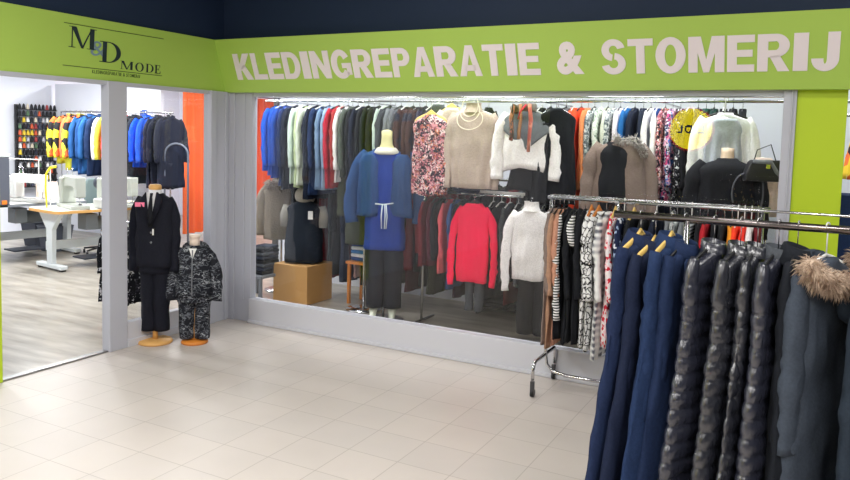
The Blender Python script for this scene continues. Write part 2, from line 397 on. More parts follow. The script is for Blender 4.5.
# side sign
SX0, SX1 = .0, .03
def smap(u, v, d): return (SX0 + (SX1 - SX0) * v + d, u, FZ0 + (FZ1 - FZ0) * v)
t = empty('shop_sign', 'lime green sign board over the left doorway with dark serif logo', 'sign', (0, 0, 0))
mb = MB(); vs = []
for y, yt in ((-.095, -.265), (-9, -9)):
    vs += [(SX0, y, FZ0), (SX1, yt, FZ1), (-.08, yt, FZ1), (-.08, y, FZ0)]
mb.add(vs, ((0, 1, 2, 3), (7, 6, 5, 4), (0, 4, 5, 1), (1, 5, 6, 2), (2, 6, 7, 3), (3, 7, 4, 0)))
mb.obj('board', GREEN, t, False)
def serif(ch, u0, u1, v0, v1, mat, d=.003):
    f = Flat(smap, u0, u1, v0, v1, d)
    if ch == 'M':
        f.rect(.10, .135, 0, 1); f.rect(0, .24, 0, .03); f.rect(0, .2, .97, 1)
        f.poly([(.08, 1), (.26, 1), (.54, 0), (.46, 0)]); f.poly([(.46, 0), (.52, .0), (.84, 1), (.80, 1)])
        f.rect(.76, .92, 0, 1); f.rect(.66, 1, 0, .03); f.rect(.78, 1, .97, 1)
    elif ch == 'D':
        f.rect(.14, .32, 0, 1); f.rect(0, .45, 0, .035); f.rect(0, .45, .965, 1)
        f.ring(.42, .5, .58, .5, .2, .035, -90, 90)
    elif ch == 'O':
        f.ring(.5, .5, .5, .52, .2, .05)
    elif ch == 'E':
        f.rect(.14, .36, 0, 1); f.rect(0, .9, 0, .05); f.rect(0, .86, .95, 1); f.rect(.3, .7, .48, .53); f.rect(.66, .7, .36, .65)
        f.rect(.92, .97, 0, .3); f.poly([(.84, 0), (.97, 0), (.97, .3)]); f.rect(.82, .87, .72, 1)
    return f.m.obj('letter', mat, t, False)
serif('M', -1.715, -1.485, .49, .82, INK)
put_glyph('&', smap, -1.53, -1.40, .40, .64, .002, INKB, t, .0)
serif('D', -1.452, -1.262, .315, .655, INK, .005)
for ch, a, b in (('M', -1.262, -1.135), ('O', -1.118, -1.035), ('D', -1.018, -.935), ('E', -.925, -.862)):
    serif(ch, a, b, .225 if ch != 'M' else .235, .375, INK)
for v in (.855, .193):
    f = Flat(smap, -1.757, -.845, v - .006, v + .006, .002); f.rect(0, 1, 0, 1); f.m.obj('rule_line', INKL, t, False)
small = 'KLEDINGREPARATIE & STOMERIJ'; kk = (1.512 - 1.066) / sum(ADV[c] for c in small); u = -1.512
for c in small:
    wd = ADV[c] * kk
    if c != ' ': put_glyph(c, smap, u + .002, u + wd - .002, .112, .168, .002, INKL, t, .01)
    u += wd

# ------------------------------------------------------------------ garments
def nz(p, s, seed=0): return noise.noise(Vector((p[0] * s + seed * 7.3, p[1] * s - seed * 3.1, p[2] * s + seed)))
class G: pass
DEF = dict(w=.20, L=.72, hem=.22, th=.035, hth=.05, sl=.55, sr=.05, cuff=.038, fold=.010, drop=.085, collar=None, cm=None, quilt=0,
           spread=.04, fwd=.03, nth=44, hole=0, neck=.055, scoop=0, skew=0, flat=.72, wr=.016, sx=.5, sin=0, qa=.014)
def seams(z, q):
    """puffed channel profile between horizontal seams"""
    return abs(math.sin(math.pi * z / q)) ** .35 - .75
def make_body(P, seed):
    rnd = random.Random(seed); ph = [rnd.uniform(0, 6.28) for _ in range(6)]; nf = rnd.choice((5, 6, 7, 8))
    d, w, L = P['drop'], P['w'], P['L']; n = P['nth']
    nd = min(P['neck'] * .8, max(P['th'] * 1.15, .03))
    zs = [(-d + .004, P['neck'] * .95, nd * .9), (-d - .012, P['neck'] * 1.1, nd)]
    for i in range(1, 8):
        u = i / 7.; zs.append((-d - .012 - (.050 * u + .022 * u ** 6) * P.get('slope', 1), P['neck'] * 1.1 + (w - P['neck'] * 1.1) * u ** .95, nd * (1 - u) + P['th'] * u))
    step = P['quilt'] / 7 if P['quilt'] else .045
    zt = zs[-1][0]; zb = -d - L; m = max(6, int((zt - zb) / step))
    for i in range(1, m + 1):
        u = i / m; z = zt + (zb - zt) * u
        hw = w * (1 - .06 * math.sin(min(1, u * 2.2) * math.pi)) + (P['hem'] - w) * u ** 1.2
        zs.append((z, hw, P['th'] + (P['hth'] - P['th']) * min(1, u * 1.6)))
    rings = []
    for z, hw, hd in zs:
        u = max(0, (zt - z) / (zt - zb)); ring = []
        for k in range(n):
            a = 2 * math.pi * k / n; c, s = math.cos(a), math.sin(a)
            x = hw * math.copysign(abs(c) ** .85, c); y = hd * math.copysign(abs(s) ** .75, s)
            fo = P['fold'] * (.25 + u) * (math.sin(nf * x / max(hw, .05) * 2.2 + ph[0] + 1.5 * nz((0, 0, z), 3, seed)) + .6 * math.sin(2.3 * nf * x / max(hw, .05) + ph[1]))
            y += fo * (1 if s > 0 else .85) * (1 if u > 0 else 0)
            if u > 0: y += P['wr'] * min(1, u * 4 + .15) * (1.6 * abs(nz((x + .25 * z * x, 0, z * .22 + (3 if s > 0 else 0)), 15, seed)) - .5) * (1 if s > 0 else -1)
            q = nz((x, y, z), 9, seed) * .012 * min(1, u * 6 + .2)
            if P['quilt'] and u > 0:
                e = P['qa'] * seams(z + .012 * nz((x, 0, 0), 5, seed), P['quilt']); x += c * e; y += s * e * 1.35
            x += c * q + P['skew'] * u; y += s * q
            zz = z + (nz((x, y, 1), 6, seed) * .02 * u if u > .8 else 0) + P.get('wave', 0) * u * math.cos(a * 2)
            ring.append((x, y, zz))
        rings.append(ring)
    return MB().loft(rings)
def make_sleeve(P, side, seed):
    d, w, sl = P['drop'], P['w'], P['sl']; zs = -d - .075
    pts = []; rad = []; step = (P['quilt'] / 7 if P['quilt'] else .035); m = max(6, int(sl / step))
    for i in range(m + 1):
        u = i / m
        x = (w - .045) + .05 * min(1, u * 5) ** .6 + P['spread'] * math.sin(u * 2.2) + (P['hem'] - w) * P['sx'] * u - P['sin'] * min(1, u * 4)
        y = -P['fwd'] * u ** 1.5
        r = P['sr'] + (P['cuff'] - P['sr']) * u; r *= (.62 + .38 * min(1, u * 7)) * (1 + .05 * math.sin(u * 19 + seed) * (0 if P['quilt'] else 1))
        if P['quilt']: r += P['qa'] * .38 * seams(u * sl, P['quilt'])
        pts.append(Vector((side * (x + P['skew'] * side * u * .6), y, zs + .045 * (1 - min(1, u * 5)) - sl * u))); rad.append((r * .92 * P['flat'], r))
    mb = MB().tube(pts, rad, 14)
    k_ = .004 if P['quilt'] else .011
    mb.v = [(v[0] + (abs(nz((v[0] * .6, v[1], v[2] * 1.2), 17, seed)) * 2 - .5) * k_, v[1] + (abs(nz((v[0], v[1], v[2] * 1.1 + v[0]), 16, seed + 9)) * 2 - .5) * k_, v[2] + nz(v, 11, seed + 4) * .006) for v in mb.v]
    return mb
def tufts(mb, pts, count, length, width, rnd, spread=1., droop=.3):
    """fur: many thin cones around a chain of points (point, radius)"""
    for _ in range(count):
        i = rnd.randrange(len(pts) - 1); f = rnd.random()
        p = Vector(pts[i][0]).lerp(Vector(pts[i + 1][0]), f); r = pts[i][1] * (1 - f) + pts[i + 1][1] * f
        d = Vector((rnd.gauss(0, 1), rnd.gauss(0, 1), rnd.gauss(0, 1))).normalized()
        b = p + d * r * .75; t = (d * spread + Vector((rnd.uniform(-.5, .5), rnd.uniform(-.5, .5), -droop + rnd.uniform(-.4, .4)))).normalized()
        l = length * rnd.uniform(.6, 1.2); a = t.orthogonal().normalized() * width; c = t.cross(a)
        mid = b + t * l * .55 + Vector((0, 0, -droop * l * .1)); tip = b + t * l + Vector((0, 0, -droop * l * .5))
        mb.add([b + a, b - a * .5 + c * .87, b - a * .5 - c * .87, mid + a * .8, mid - a * .4 + c * .7, mid - a * .4 - c * .7, tip],
               [(0, 1, 4, 3), (1, 2, 5, 4), (2, 0, 3, 5), (3, 4, 6), (4, 5, 6), (5, 3, 6)])
    return mb
def collar(P, t, mat, seed):
    d, k = P['drop'], P['collar']; nr = P['neck']; m = P['cm'] or mat
    def ring(r, z, y=0, q=.8, tilt=0): return [(r * math.cos(2 * math.pi * i / 20), y + r * q * math.sin(2 * math.pi * i / 20), z + tilt * math.sin(2 * math.pi * i / 20)) for i in range(20)]
    if k == 'shirt':
        MB().loft([ring(nr * .9, -d - .01), ring(nr * .95, -d + .022, tilt=.012), ring(nr * 1.12, -d + .025, tilt=.012), ring(nr * 1.6, -d - .022, -.004), ring(nr * 1.45, -d - .03, -.004)], False, False).obj('collar', m, t)
    elif k == 'stand':
        MB().loft([ring(nr * 1.2, -d - .02), ring(nr * 1.12, -d + .03, tilt=.01), ring(nr * .98, -d + .032, tilt=.01), ring(nr * .95, -d - .01)], False, False).obj('collar', m, t)
    elif k == 'turtle':
        MB().loft([ring(nr * 1.35, -d - .02), ring(nr * 1.05, -d + .015), ring(nr, -d + .055), ring(nr * 1.1, -d + .06), ring(nr * .95, -d + .05), ring(nr * .85, -d + .0)], False, False).obj('collar', m, t)
    elif k == 'lapel':
        mb = MB().loft([ring(nr * .9, -d - .01), ring(nr * 1.0, -d + .03, tilt=.015), ring(nr * 1.2, -d + .028, tilt=.015), ring(nr * 1.75, -d - .035, .006), ring(nr * 1.6, -d - .045, .006)], False, False)
        for s in (-1, 1):
            mb.add([(s * .03, -P['th'] * .9 - .012, -d - .02), (s * .095, -P['th'] - .016, -d - .055), (s * .085, -P['th'] - .02, -d - .13), (s * .01, -P['th'] - .02, -d - .27),
                    (s * .03, -P['th'] * .9 - .004, -d - .02), (s * .095, -P['th'] - .008, -d - .055), (s * .085, -P['th'] - .01, -d - .13), (s * .01, -P['th'] - .01, -d - .27)],
                   [(0, 1, 2, 3), (7, 6, 5, 4), (0, 4, 5, 1), (1, 5, 6, 2), (2, 6, 7, 3), (3, 7, 4, 0)])
        mb.obj('collar', m, t)
    elif k in ('hood', 'furhood'):
        rings = []
        for i in range(9):
            a = math.pi * i / 8; rr = math.sin(a) * .12 + .004; zc = -d - .075 + .105 * math.cos(a)
            rings.append([(rr * 1.02 * math.cos(q), .045 + .075 * math.sin(a) * .35 + rr * .55 * math.sin(q) + .01 * math.sin(3 * q + i), zc) for q in [2 * math.pi * j / 20 for j in range(20)]])
        MB().loft(rings).obj('hood', m, t)
        if k == 'furhood':
            pts = [((.12 * math.cos(a), -.02 + .09 * math.sin(a) * .7, -d - .02 - .05 * math.cos(a * 2) * .3 - .03), .03) for a in [R(-160 + 320 * i / 12 + 90 - 90) for i in range(13)]]
            tufts(MB(), pts, 500, .05, .004, random.Random(seed), droop=.4).obj('fur_trim', P['fm'], t)
HM = {'black': BLACKP, 'white': WHITEP, 'wood': WOODH, 'orange': ORWOOD, 'wire': CHROME}
HMESH = {}
def hanger(kind, label, loc, rz, w=.19, drop=.085, group='clothes hangers'):
    key = (kind, round(w, 2), round(drop, 3))
    if key not in HMESH:
        t = empty('clothes_hanger', label, 'hanger', loc, rz, group)
        hk = arc((0, 0, 0), .014, 200, -90 + 0, 10); hk = [(p[0], 0, p[2]) for p in hk]
        neck = -drop + .012
        a = MB().tube(hk + [(0, 0, -.03), (0, 0, neck)], .0022 if kind != 'white' else .003, 6).obj('hook', CHROME if kind in ('wood', 'orange', 'wire', 'black') else WHITEP, t)
        pts = [(-w, 0, neck - .075), (-w * .8, 0, neck - .045), (-w * .4, 0, neck - .018), (0, 0, neck + .002), (w * .4, 0, neck - .018), (w * .8, 0, neck - .045), (w, 0, neck - .075)]
        th = {'wood': (.007, .016), 'orange': (.007, .016), 'wire': (.002, .002)}.get(kind, (.005, .008))
        b = MB().tube(pts, [th] * 7, 8)
        if kind in ('wood', 'orange'): b.tube([(-.045, 0, neck - .005), (-.02, 0, neck + .012), (0, 0, neck + .028), (.02, 0, neck + .012), (.045, 0, neck - .005)], [(.007, .009)] * 5, 8)
        b = b.obj('shoulder_bar', HM[kind], t)
        HMESH[key] = (a.data, b.data)
        return t
    t = empty('clothes_hanger', label, 'hanger', loc, rz, group)
    for nm, me in zip(('hook', 'shoulder_bar'), HMESH[key]):
        o = bpy.data.objects.new(nm, me); COL.objects.link(o); o.parent = t
    return t
SEED = [100]
NAMES = {}
def garment(name, label, cat, loc, rz, mat, group=None, hang='black', short=None, hgroup=None, **kw):
    P = dict(DEF); P.update(kw); SEED[0] += 1; seed = SEED[0]
    t = empty(name, label, cat, loc, rz, group)
    b = make_body(P, seed).obj('body', mat, t)
    if P['sl']:
        for s in (-1, 1):
            so = make_sleeve(P, s, seed + s).obj('sleeve', P.get('sm') or mat, t)
            if P.get('cm2'):
                pass
    if P['collar']: collar(P, t, mat, seed)
    if P.get('zip'):
        y = -P['th'] - .012
        MB().tube([(.0, y * .9, -P['drop'] - .03), (.002, y - .006, -P['drop'] - .2), (0, -P['hth'] - .014, -P['drop'] - P['L'] + .02)], [(.004, .006)] * 3, 6).obj('zip', CHROME if P['zip'] == 1 else P['zip'], t)
    if P.get('buttons'):
        for i in range(P['buttons']):
            z = -P['drop'] - .14 - i * (P['L'] - .25) / P['buttons']
            MB().lathe([(0, 0), (.009, .001), (.009, .004), (0, .005)], n=10).obj('button', P.get('bm') or BLACKP, t, loc=(.012, -P['hth'] - .018, z)).rotation_euler = (R(90), 0, 0)
    if P.get('tagc'):
        B(((P['w'] * .45, -P['th'] - .028, -P['drop'] - .16), (.03, .002, .045))).obj('price_tag', plain('paper', P['tagc'], .7), t, False)
    if hang:
        hanger(hang, f'{dict(black="black plastic", white="white plastic", wood="pale wooden", orange="orange wooden", wire="thin metal")[hang]} hanger holding the {short or label}'[:110], loc, rz, min(.19, P['w'] - .02), P['drop'], hgroup or 'clothes hangers')
    return t
def clip(s, n=11): return ' '.join(s.split()[:n])

def legs_mesh(h_top, h_cuff, w_, sep, r0, r1, dy=0, seed=3, hipw=.17, hipd=.11):
    """trousers: hips ring blending into two tapered legs"""
    mb = MB(); n = 28
    crotch = h_top - (h_top - h_cuff) * .28
    rings = []
    for i in range(7):
        u = i / 6; z = h_top + (crotch - .02 - h_top) * u; hw = hipw * (.86 + .2 * math.sin(u * 2)); hd = hipd * (.85 + .15 * u)
        rings.append([(hw * math.cos(2 * math.pi * k / n), hd * math.sin(2 * math.pi * k / n), z) for k in range(n)])
    mb.loft(rings)
    for s in (-1, 1):
        pts = []; rad = []
        for i in range(18):
            u = i / 17; z = crotch + .08 + (h_cuff - crotch - .08) * u
            pts.append((s * (sep + .0 * u), dy * math.sin(u * 3.1), z)); rr = r0 + (r1 - r0) * min(1, u * 1.2); rad.append((rr * 1.05, rr))
        tb = MB().tube(pts, rad, 18)
        tb.v = [(v[0] + nz(v, 10, seed) * .010, v[1] + nz(v, 10, seed + 1) * .014, v[2]) for v in tb.v]
        mb.add(tb.v, tb.f)
    return mb

# ------------------------------------------------------------------ palette of cloths
NAVYC = cloth((30, 48, 88)); NAVYD = cloth((20, 28, 48)); BLACKC = cloth((22, 24, 30)); BLACK2 = cloth((30, 32, 36)); GREYC = cloth((120, 124, 130)); GREYD = cloth((70, 74, 80))
WHITEC = cloth((238, 234, 234)); BEIGE = cloth((190, 172, 160)); BLUE = cloth((20, 88, 196)); LBLUE = cloth((140, 165, 195)); REDC = cloth((176, 32, 44)); MINT = cloth((205, 222, 214)); PGREEN = cloth((188, 204, 160))
ORANGE = cloth((250, 92, 50)); TAN = cloth((186, 142, 112)); TAUPE = cloth((128, 112, 104)); PINKR = cloth((255, 12, 74)); MAROON = cloth((84, 26, 44)); DGREEN = cloth((24, 66, 54)); DENIM = cloth((46, 78, 124)); COATBL = cloth((36, 72, 124))
MIDBLUE = cloth((30, 96, 160)); DRED = cloth((112, 20, 34)); ROSE = cloth((214, 90, 100)); OLIVE = cloth((62, 66, 50))
FLORAL = ramp_cloth('floral_pink', 'voronoi', 46, [(0, (30, 24, 34)), (.3, (220, 150, 160)), (.5, (150, 74, 92)), (.62, (240, 215, 215)), (.78, (60, 44, 62)), (.9, (205, 120, 90))], distort=.12)
FLORAL2 = ramp_cloth('floral_blue', 'voronoi', 38, [(0, (36, 36, 80)), (.22, (226, 226, 240)), (.4, (190, 70, 120)), (.55, (70, 120, 200)), (.7, (30, 30, 50)), (.82, (232, 170, 190))], distort=.12)
FLORALB = ramp_cloth('floral_bw', 'voronoi', 36, [(0, (18, 20, 26)), (.66, (215, 215, 220)), (.8, (60, 60, 70)), (.9, (20, 22, 30))], distort=.15)
CAMO = ramp_cloth('camo', 'noise', 13, [(0, (28, 30, 38)), (.46, (104, 108, 116)), (.50, (26, 28, 36)), (.56, (66, 70, 78)), (.60, (150, 154, 160)), (.635, (30, 32, 40))], stretch=(1, 1, 1.8), distort=.15)
STRIPE = ramp_cloth('stripe_bw', 'stripe', 17, [(0, (16, 16, 18)), (.42, (232, 232, 230))])
STRIPEG = ramp_cloth('stripe_grey', 'stripe', 14, [(0, (70, 74, 82)), (.5, (196, 200, 205))])
PLAIDW = ramp_cloth('plaid_white', 'plaid', 7, [(0, (232, 232, 230)), (.45, (170, 172, 176)), (.7, (110, 112, 120))], const=False)
BLOTCH = ramp_cloth('black_white_links', 'edge', 22, [(0, (24, 24, 28)), (.055, (228, 228, 228)), (.2, (238, 238, 236))], distort=.05)
REDPAT = ramp_cloth('red_white', 'voronoi', 55, [(0, (236, 228, 228)), (.5, (206, 40, 60)), (.8, (240, 200, 205))])
BLUEPAT = ramp_cloth('blue_leaf', 'voronoi', 50, [(0, (26, 36, 66)), (.45, (150, 170, 200)), (.6, (30, 40, 70)), (.8, (220, 225, 235))])
GREYPAT = ramp_cloth('grey_speckle', 'voronoi', 60, [(0, (170, 176, 178)), (.35, (110, 118, 122)), (.6, (210, 212, 210)), (.8, (80, 88, 92))])
GREENPAT = ramp_cloth('green_white', 'voronoi', 50, [(0, (206, 214, 204)), (.5, (140, 156, 140)), (.75, (230, 232, 226))])
BROWNPAT = ramp_cloth('brown_dark', 'noise', 9, [(0, (38, 34, 44)), (.5, (74, 48, 42)), (.6, (34, 38, 56))], const=False)
HIVIS = ramp_cloth('hivis', 'voronoi', 9, [(0, (224, 216, 60)), (.4, (40, 40, 44)), (.55, (240, 110, 60)), (.75, (214, 210, 70)), (.9, (200, 190, 160))], distort=.1)
SNAKE = ramp_cloth('snake', 'voronoi', 60, [(0, (190, 180, 176)), (.4, (66, 62, 66)), (.7, (140, 130, 128))])
KNITBW = ramp_cloth('knit_grey', 'noise', 60, [(.3, (60, 64, 70)), (.6, (120, 124, 130))], const=False)
PUFFB = puff((36, 38, 46), .25); PUFFN = puff((40, 42, 54), .25); PUFFG = puff((84, 84, 92), .35)
LEATH = plain('grey_leather', (84, 92, 98), .42, bump=.4, bscale=30)
FURM = plain('brown_fur', (196, 172, 150), .8); FURG = plain('grey_fur', (176, 170, 165), .85); SKINP = plain('mannequin_beige', (226, 200, 176), .5); CREAMP = plain('mannequin_cream', (222, 214, 160), .5)

# ------------------------------------------------------------------ near rack
NY, NZ = -1.93, 1.449
t = empty('clothes_rack', 'chrome clothes rack in the foreground carrying navy and black coats', 'clothes rack', (0, 0, 0))
MB().tube([(4.07, NY, NZ - .018), (6.1, NY, NZ - .018)], [(.008, .0)] and [(.014, .017)] * 2, 14).obj('rail', DCHROME, t)
MB().tube([(4.08, NY, NZ + .038), (6.1, NY, NZ + .038)], .0055, 10).obj('top_wire', CHROME, t)
for x in (4.085, 6.0):
    MB().tube([(x, NY, NZ + .04), (x, NY, NZ - .03)], .006, 8).obj('end_link', CHROME, t)
for x in (4.385, 6.05):
    MB().tube([(x, NY, NZ - .02), (x, NY, .13)], .013, 10).obj('upright', CHROME, t)
    MB().tube([(x, NY - .27, .1), (x, NY - .25, .13), (x, NY + .25, .13), (x, NY + .27, .1)], .014, 10).obj('foot', CHROME, t)
    for s in (-1, 1):
        MB().tube([(x - .012, NY + s * .27, .04), (x + .012, NY + s * .27, .04)], .04, 16).obj('castor', BLACKP, t)
        MB().tube([(x, NY + s * .27, .1), (x, NY + s * .27, .05)], .008, 8).obj('castor_stem', CHROME, t)
MB().tube([(4.385, NY, .13), (6.05, NY, .13)], .012, 10).obj('base_rail', CHROME, t)
HZ = NZ   # hooks rest on the rail
def near(x, name, label, cat, mat, hang='wood', jit=0, **kw):
    return garment(name, label, cat, (x, NY, HZ - .006), R(90 + jit), mat, kw.pop('group', 'coats on the near rack'), hang, clip(label, 9), 'hangers on the near rack', **kw)
nav = dict(sx=.30, sin=.05, w=.20, L=1.28, hem=.46, th=.036, hth=.046, sl=.66, sr=.048, cuff=.042, spread=.0, drop=.115, collar='lapel', fwd=-.0, fold=.006, wr=.016, flat=.75)
near(4.19, 'wool_coat', 'navy wool coat at the left end of the near rack', 'coat', cloth((24, 38, 70)), jit=-14, **nav)
near(4.255, 'wool_coat', 'darker navy coat hanging second from the left on the near rack', 'coat', cloth((19, 29, 54)), jit=-15, **dict(nav, L=1.26, drop=.14))
near(4.325, 'wool_coat', 'navy coat with raised collar, third from the left on the near rack', 'coat', cloth((28, 47, 82)), jit=-12, **dict(nav, L=1.3, w=.21))
near(4.38, 'wool_coat', 'navy coat next to the quilted jackets on the near rack', 'coat', cloth((24, 40, 72)), jit=-15, hang='black', **dict(nav, L=1.26, w=.185, drop=.135, hem=.38))
pf = dict(sx=.30, sin=.05, qa=.014, w=.205, L=1.15, hem=.37, th=.040, hth=.05, sl=.60, sr=.046, cuff=.038, spread=.0, drop=.13, collar='stand', quilt=.07, fold=.003, wr=.004, fwd=-.0, flat=.8)
near(4.50, 'quilted_jacket', 'long black quilted jacket with bulging side beside the navy coats', 'jacket', PUFFN, 'black', -19, **dict(pf, hem=.42, L=1.2))
near(4.605, 'quilted_jacket', 'glossy black quilted jacket, second of the padded jackets from the left', 'jacket', PUFFB, 'black', -16, **dict(pf, L=1.16, hem=.36))
near(4.67, 'quilted_jacket', 'thin black quilted jacket squeezed between two wider padded ones', 'jacket', PUFFB, 'black', -12, **dict(pf, th=.026, hth=.028, sr=.04, cuff=.036, w=.17))
near(4.75, 'quilted_jacket', 'padded jacket with grey collar, last before the fur hood coat', 'jacket', PUFFN, 'black', -14, **dict(pf, th=.032, L=1.15, cm=GREYD, hem=.33))
near(4.82, 'coat', 'plain black coat hidden beside the fur hooded parka', 'coat', cloth((18, 22, 30)), 'black', -8, **dict(nav, L=1.2, drop=.12, hem=.29, w=.18))
def fur_mat(name, c0, c1):
    return ramp_cloth(name, 'noise', 26, [(.3, c0), (.7, c1)], const=False, stretch=(1, 1, .5))
def parka(x, label, mat, furm, jit=0, drop=.13, w_=.2):
    t = near(x, 'parka', label, 'coat', mat, 'white', jit, w=w_, L=1.2, hem=.30, th=.05, hth=.06, sl=.68, sr=.062, cuff=.05, spread=.01, sx=.3, sin=.03, drop=drop, collar='hood', fold=.005, fwd=-.0)
    rnd = random.Random(int(x * 100)); d = drop
    pts = [((-.185 * math.cos(a), -.045 - .055 * math.sin(a), -d - .03 - .055 * math.sin(a)), .044) for a in [R(-20 + 220 * i / 14) for i in range(15)]]
    ft = MB().tube([p[0] for p in pts], [.040] * 15, 10)
    tufts(ft, pts, 3800, .040, .0022, rnd, spread=1., droop=.55).obj('fur_trim', furm, t)
    return t
parka(4.925, 'slate grey parka with brown fur hood trim on the near rack', cloth((62, 70, 82)), fur_mat('fur_brown', (120, 92, 74), (222, 200, 178)), jit=-27)
parka(5.10, 'dark parka with streaky fur trim at the right edge of the photo', cloth((36, 46, 58)), fur_mat('fur_streak', (104, 84, 74), (200, 184, 172)), jit=-16, drop=.21)
parka(5.30, 'black fur hooded parka right of the other two parkas', cloth((26, 30, 38)), fur_mat('fur_brown', (120, 92, 74), (222, 200, 178)), jit=-8)

# ------------------------------------------------------------------ far rack, in front of the window
FY, FZ = -.30, 1.36
t = empty('clothes_rack', 'chrome wheeled clothes rack standing against the shop window', 'clothes rack', (0, 0, 0))
MB().tube([(3.20, FY, FZ), (4.62, FY, FZ)], .0125, 12).obj('rail', CHROME, t)
MB().tube([(3.20, FY + .05, FZ + .012), (4.62, FY + .05, FZ + .012)], .007, 10).obj('rail', CHROME, t)
for x, sgn in ((3.225, 1), (4.58, -1)):
    MB().tube([(x, FY, FZ), (x, FY, .26), (x + .015 * sgn, FY, .17), (x + .06 * sgn, FY, .125), (x + .16 * sgn, FY, .11), (3.9, FY, .11)], .0115, 12).obj('upright', CHROME, t)
    MB().tube([(x, FY, FZ), (x, FY + .05, FZ + .012)], .01, 8).obj('end_link', CHROME, t)
    MB().tube([(x, FY - .25, .12), (x, FY - .25, .19), (x, FY - .235, .225), (x, FY - .2, .24), (x, FY + .2, .24), (x, FY + .215, .22), (x, FY + .22, .12)], .0125, 12).obj('foot', CHROME, t)
    for yy in (-.25, .20):
        MB().tube([(x - .011, FY + yy + .01, .027), (x + .011, FY + yy + .01, .027)], .027, 18).obj('castor', BLACKP, t)
        B(((x, FY + yy + (.0), .07), (.028, .022, .085))).obj('castor_fork', plain('castor_grey', (60, 60, 64), .4), t, False, .004)
def far(x, name, label, cat, mat, hang='black', jit=0, **kw):
    kw.setdefault('w', .175); kw.setdefault('L', .88); kw.setdefault('hem', .19); kw.setdefault('drop', .09); kw.setdefault('th', .024); kw.setdefault('hth', .026); kw.setdefault('sr', .036); kw.setdefault('cuff', .028); kw.setdefault('sl', .5); kw.setdefault('fold', .005); kw.setdefault('spread', .015)
    return garment(name, label, cat, (x, FY, FZ + .012), R(90 + jit), mat, kw.pop('group', 'clothes on the far rack'), hang, clip(label, 9), 'hangers on the far rack', **kw)
far(3.25, 'long_cardigan', 'grey brown long cardigan at the left end of the window rack', 'cardigan', TAUPE, jit=4, L=.93, th=.018)
far(3.288, 'long_cardigan', 'tan long cardigan beside the black striped top on the window rack', 'cardigan', cloth((170, 132, 108)), 'black', jit=-2, L=.94, th=.018)
far(3.318, 'long_cardigan', 'salmon tan cardigan edge just left of the black tops', 'cardigan', cloth((190, 138, 114)), jit=1, L=.92, th=.014, hth=.016)
far(3.352, 'shirt', 'black top with white striped sleeves on the window rack', 'shirt', BLACKC, jit=-6, sm=STRIPE, sl=.66, sr=.03)
far(3.392, 'dress', 'long black dress right of the striped sleeve top', 'dress', BLACKC, jit=2, L=.9)
far(3.43, 'dress', 'black dress with short white striped shoulders', 'dress', BLACK2, jit=-2, sm=STRIPE, sl=.15)
far(3.468, 'dress', 'second long black dress left of the patterned blouses', 'dress', BLACKC, jit=1, L=.9)
far(3.512, 'blouse', 'white blouse with black link pattern on the window rack', 'shirt', BLOTCH, 'orange', jit=3, L=.9, th=.026)
far(3.562, 'blouse', 'white blouse with fine black links beside the plaid shirt', 'shirt', BLOTCH, 'orange', jit=-3, L=.93)
far(3.615, 'blouse', 'white grey plaid blouse on the window rack', 'shirt', PLAIDW, jit=-2, L=.98, th=.03)
far(3.675, 'blouse', 'red and white patterned blouse behind the navy coats', 'shirt', REDPAT, 'wood', jit=2)
far(3.735, 'blouse', 'blue leaf patterned blouse on the window rack', 'shirt', BLUEPAT, 'white')
for i, (x, m, lab, h) in enumerate([
    (3.80, BLACKC, 'black top right of the blue leaf blouse', 'wood'), (3.87, BLACK2, 'charcoal top third right of the blue leaf blouse', 'black'), (3.945, NAVYD, 'very dark navy top on the window rack', 'white'),
    (4.03, GREYC, 'mid grey shirt on the window rack', 'wire'), (4.075, GREYPAT, 'grey speckled shirt between grey ones', 'wire'), (4.12, GREYC, 'grey shirt left of the pale stripe shirt', 'wire'), (4.165, STRIPEG, 'pale grey striped shirt on the window rack', 'white'),
    (4.215, BLACKC, 'black top left of the red one on the window rack', 'black'), (4.262, REDC, 'bright red top on the window rack above the quilted jackets', 'black'), (4.31, BLACKC, 'black top right of the red one', 'wire'),
    (4.36, BLACK2, 'charcoal top left of the orange ones', 'wire'), (4.405, cloth((240, 150, 40)), 'amber orange top on the window rack', 'black'), (4.44, cloth((250, 70, 40)), 'vivid red orange top beside the amber one', 'white'),
    (4.478, cloth((250, 60, 44)), 'vivid orange red top, right one of the pair', 'white'), (4.518, WHITEC, 'white top near the right end of the window rack', 'white'), (4.555, DRED, 'dark red top near the right end of the window rack', 'black')]):
    far(x, 'shirt', lab, 'shirt', m, h, jit=(-3, 2, 0, 3)[i % 4], th=.018, hth=.02, sr=.028, L=.8)

# ------------------------------------------------------------------ rails inside the shop
def rail(label, p0, p1, r=.0125, up=None, posts=(), floor=0, mat=CHROME, name='clothes_rail', hangz=None):
    t = empty(name, label, 'clothes rail', (0, 0, 0))
    MB().tube([p0, p1], r, 10).obj('bar', mat, t)
    for f in posts:
        p = Vector(p0).lerp(Vector(p1), f)
        if hangz: MB().tube([p, (p.x, p.y, hangz)], .004, 6).obj('suspension_wire', mat, t)
        elif up: MB().tube([p, (p.x, up, p.z), (p.x, up, p.z)], .008, 8).obj('wall_bracket', mat, t)
        else: MB().tube([p, (p.x, p.y, floor)], .011, 8).obj('upright', mat, t)
    return t
rail('high wall rail at the back holding two long rows of clothes', (-.45, 1.0, 2.10), (5.9, 1.0, 2.10), up=1.9, posts=(.01, .17, .33, .49, .65, .81, .98))
rail('thin display rail hung just inside the shop window', (.05, .5, 2.105), (4.62, .5, 2.105), .006, hangz=2.95, posts=(.12, .35, .62, .9))
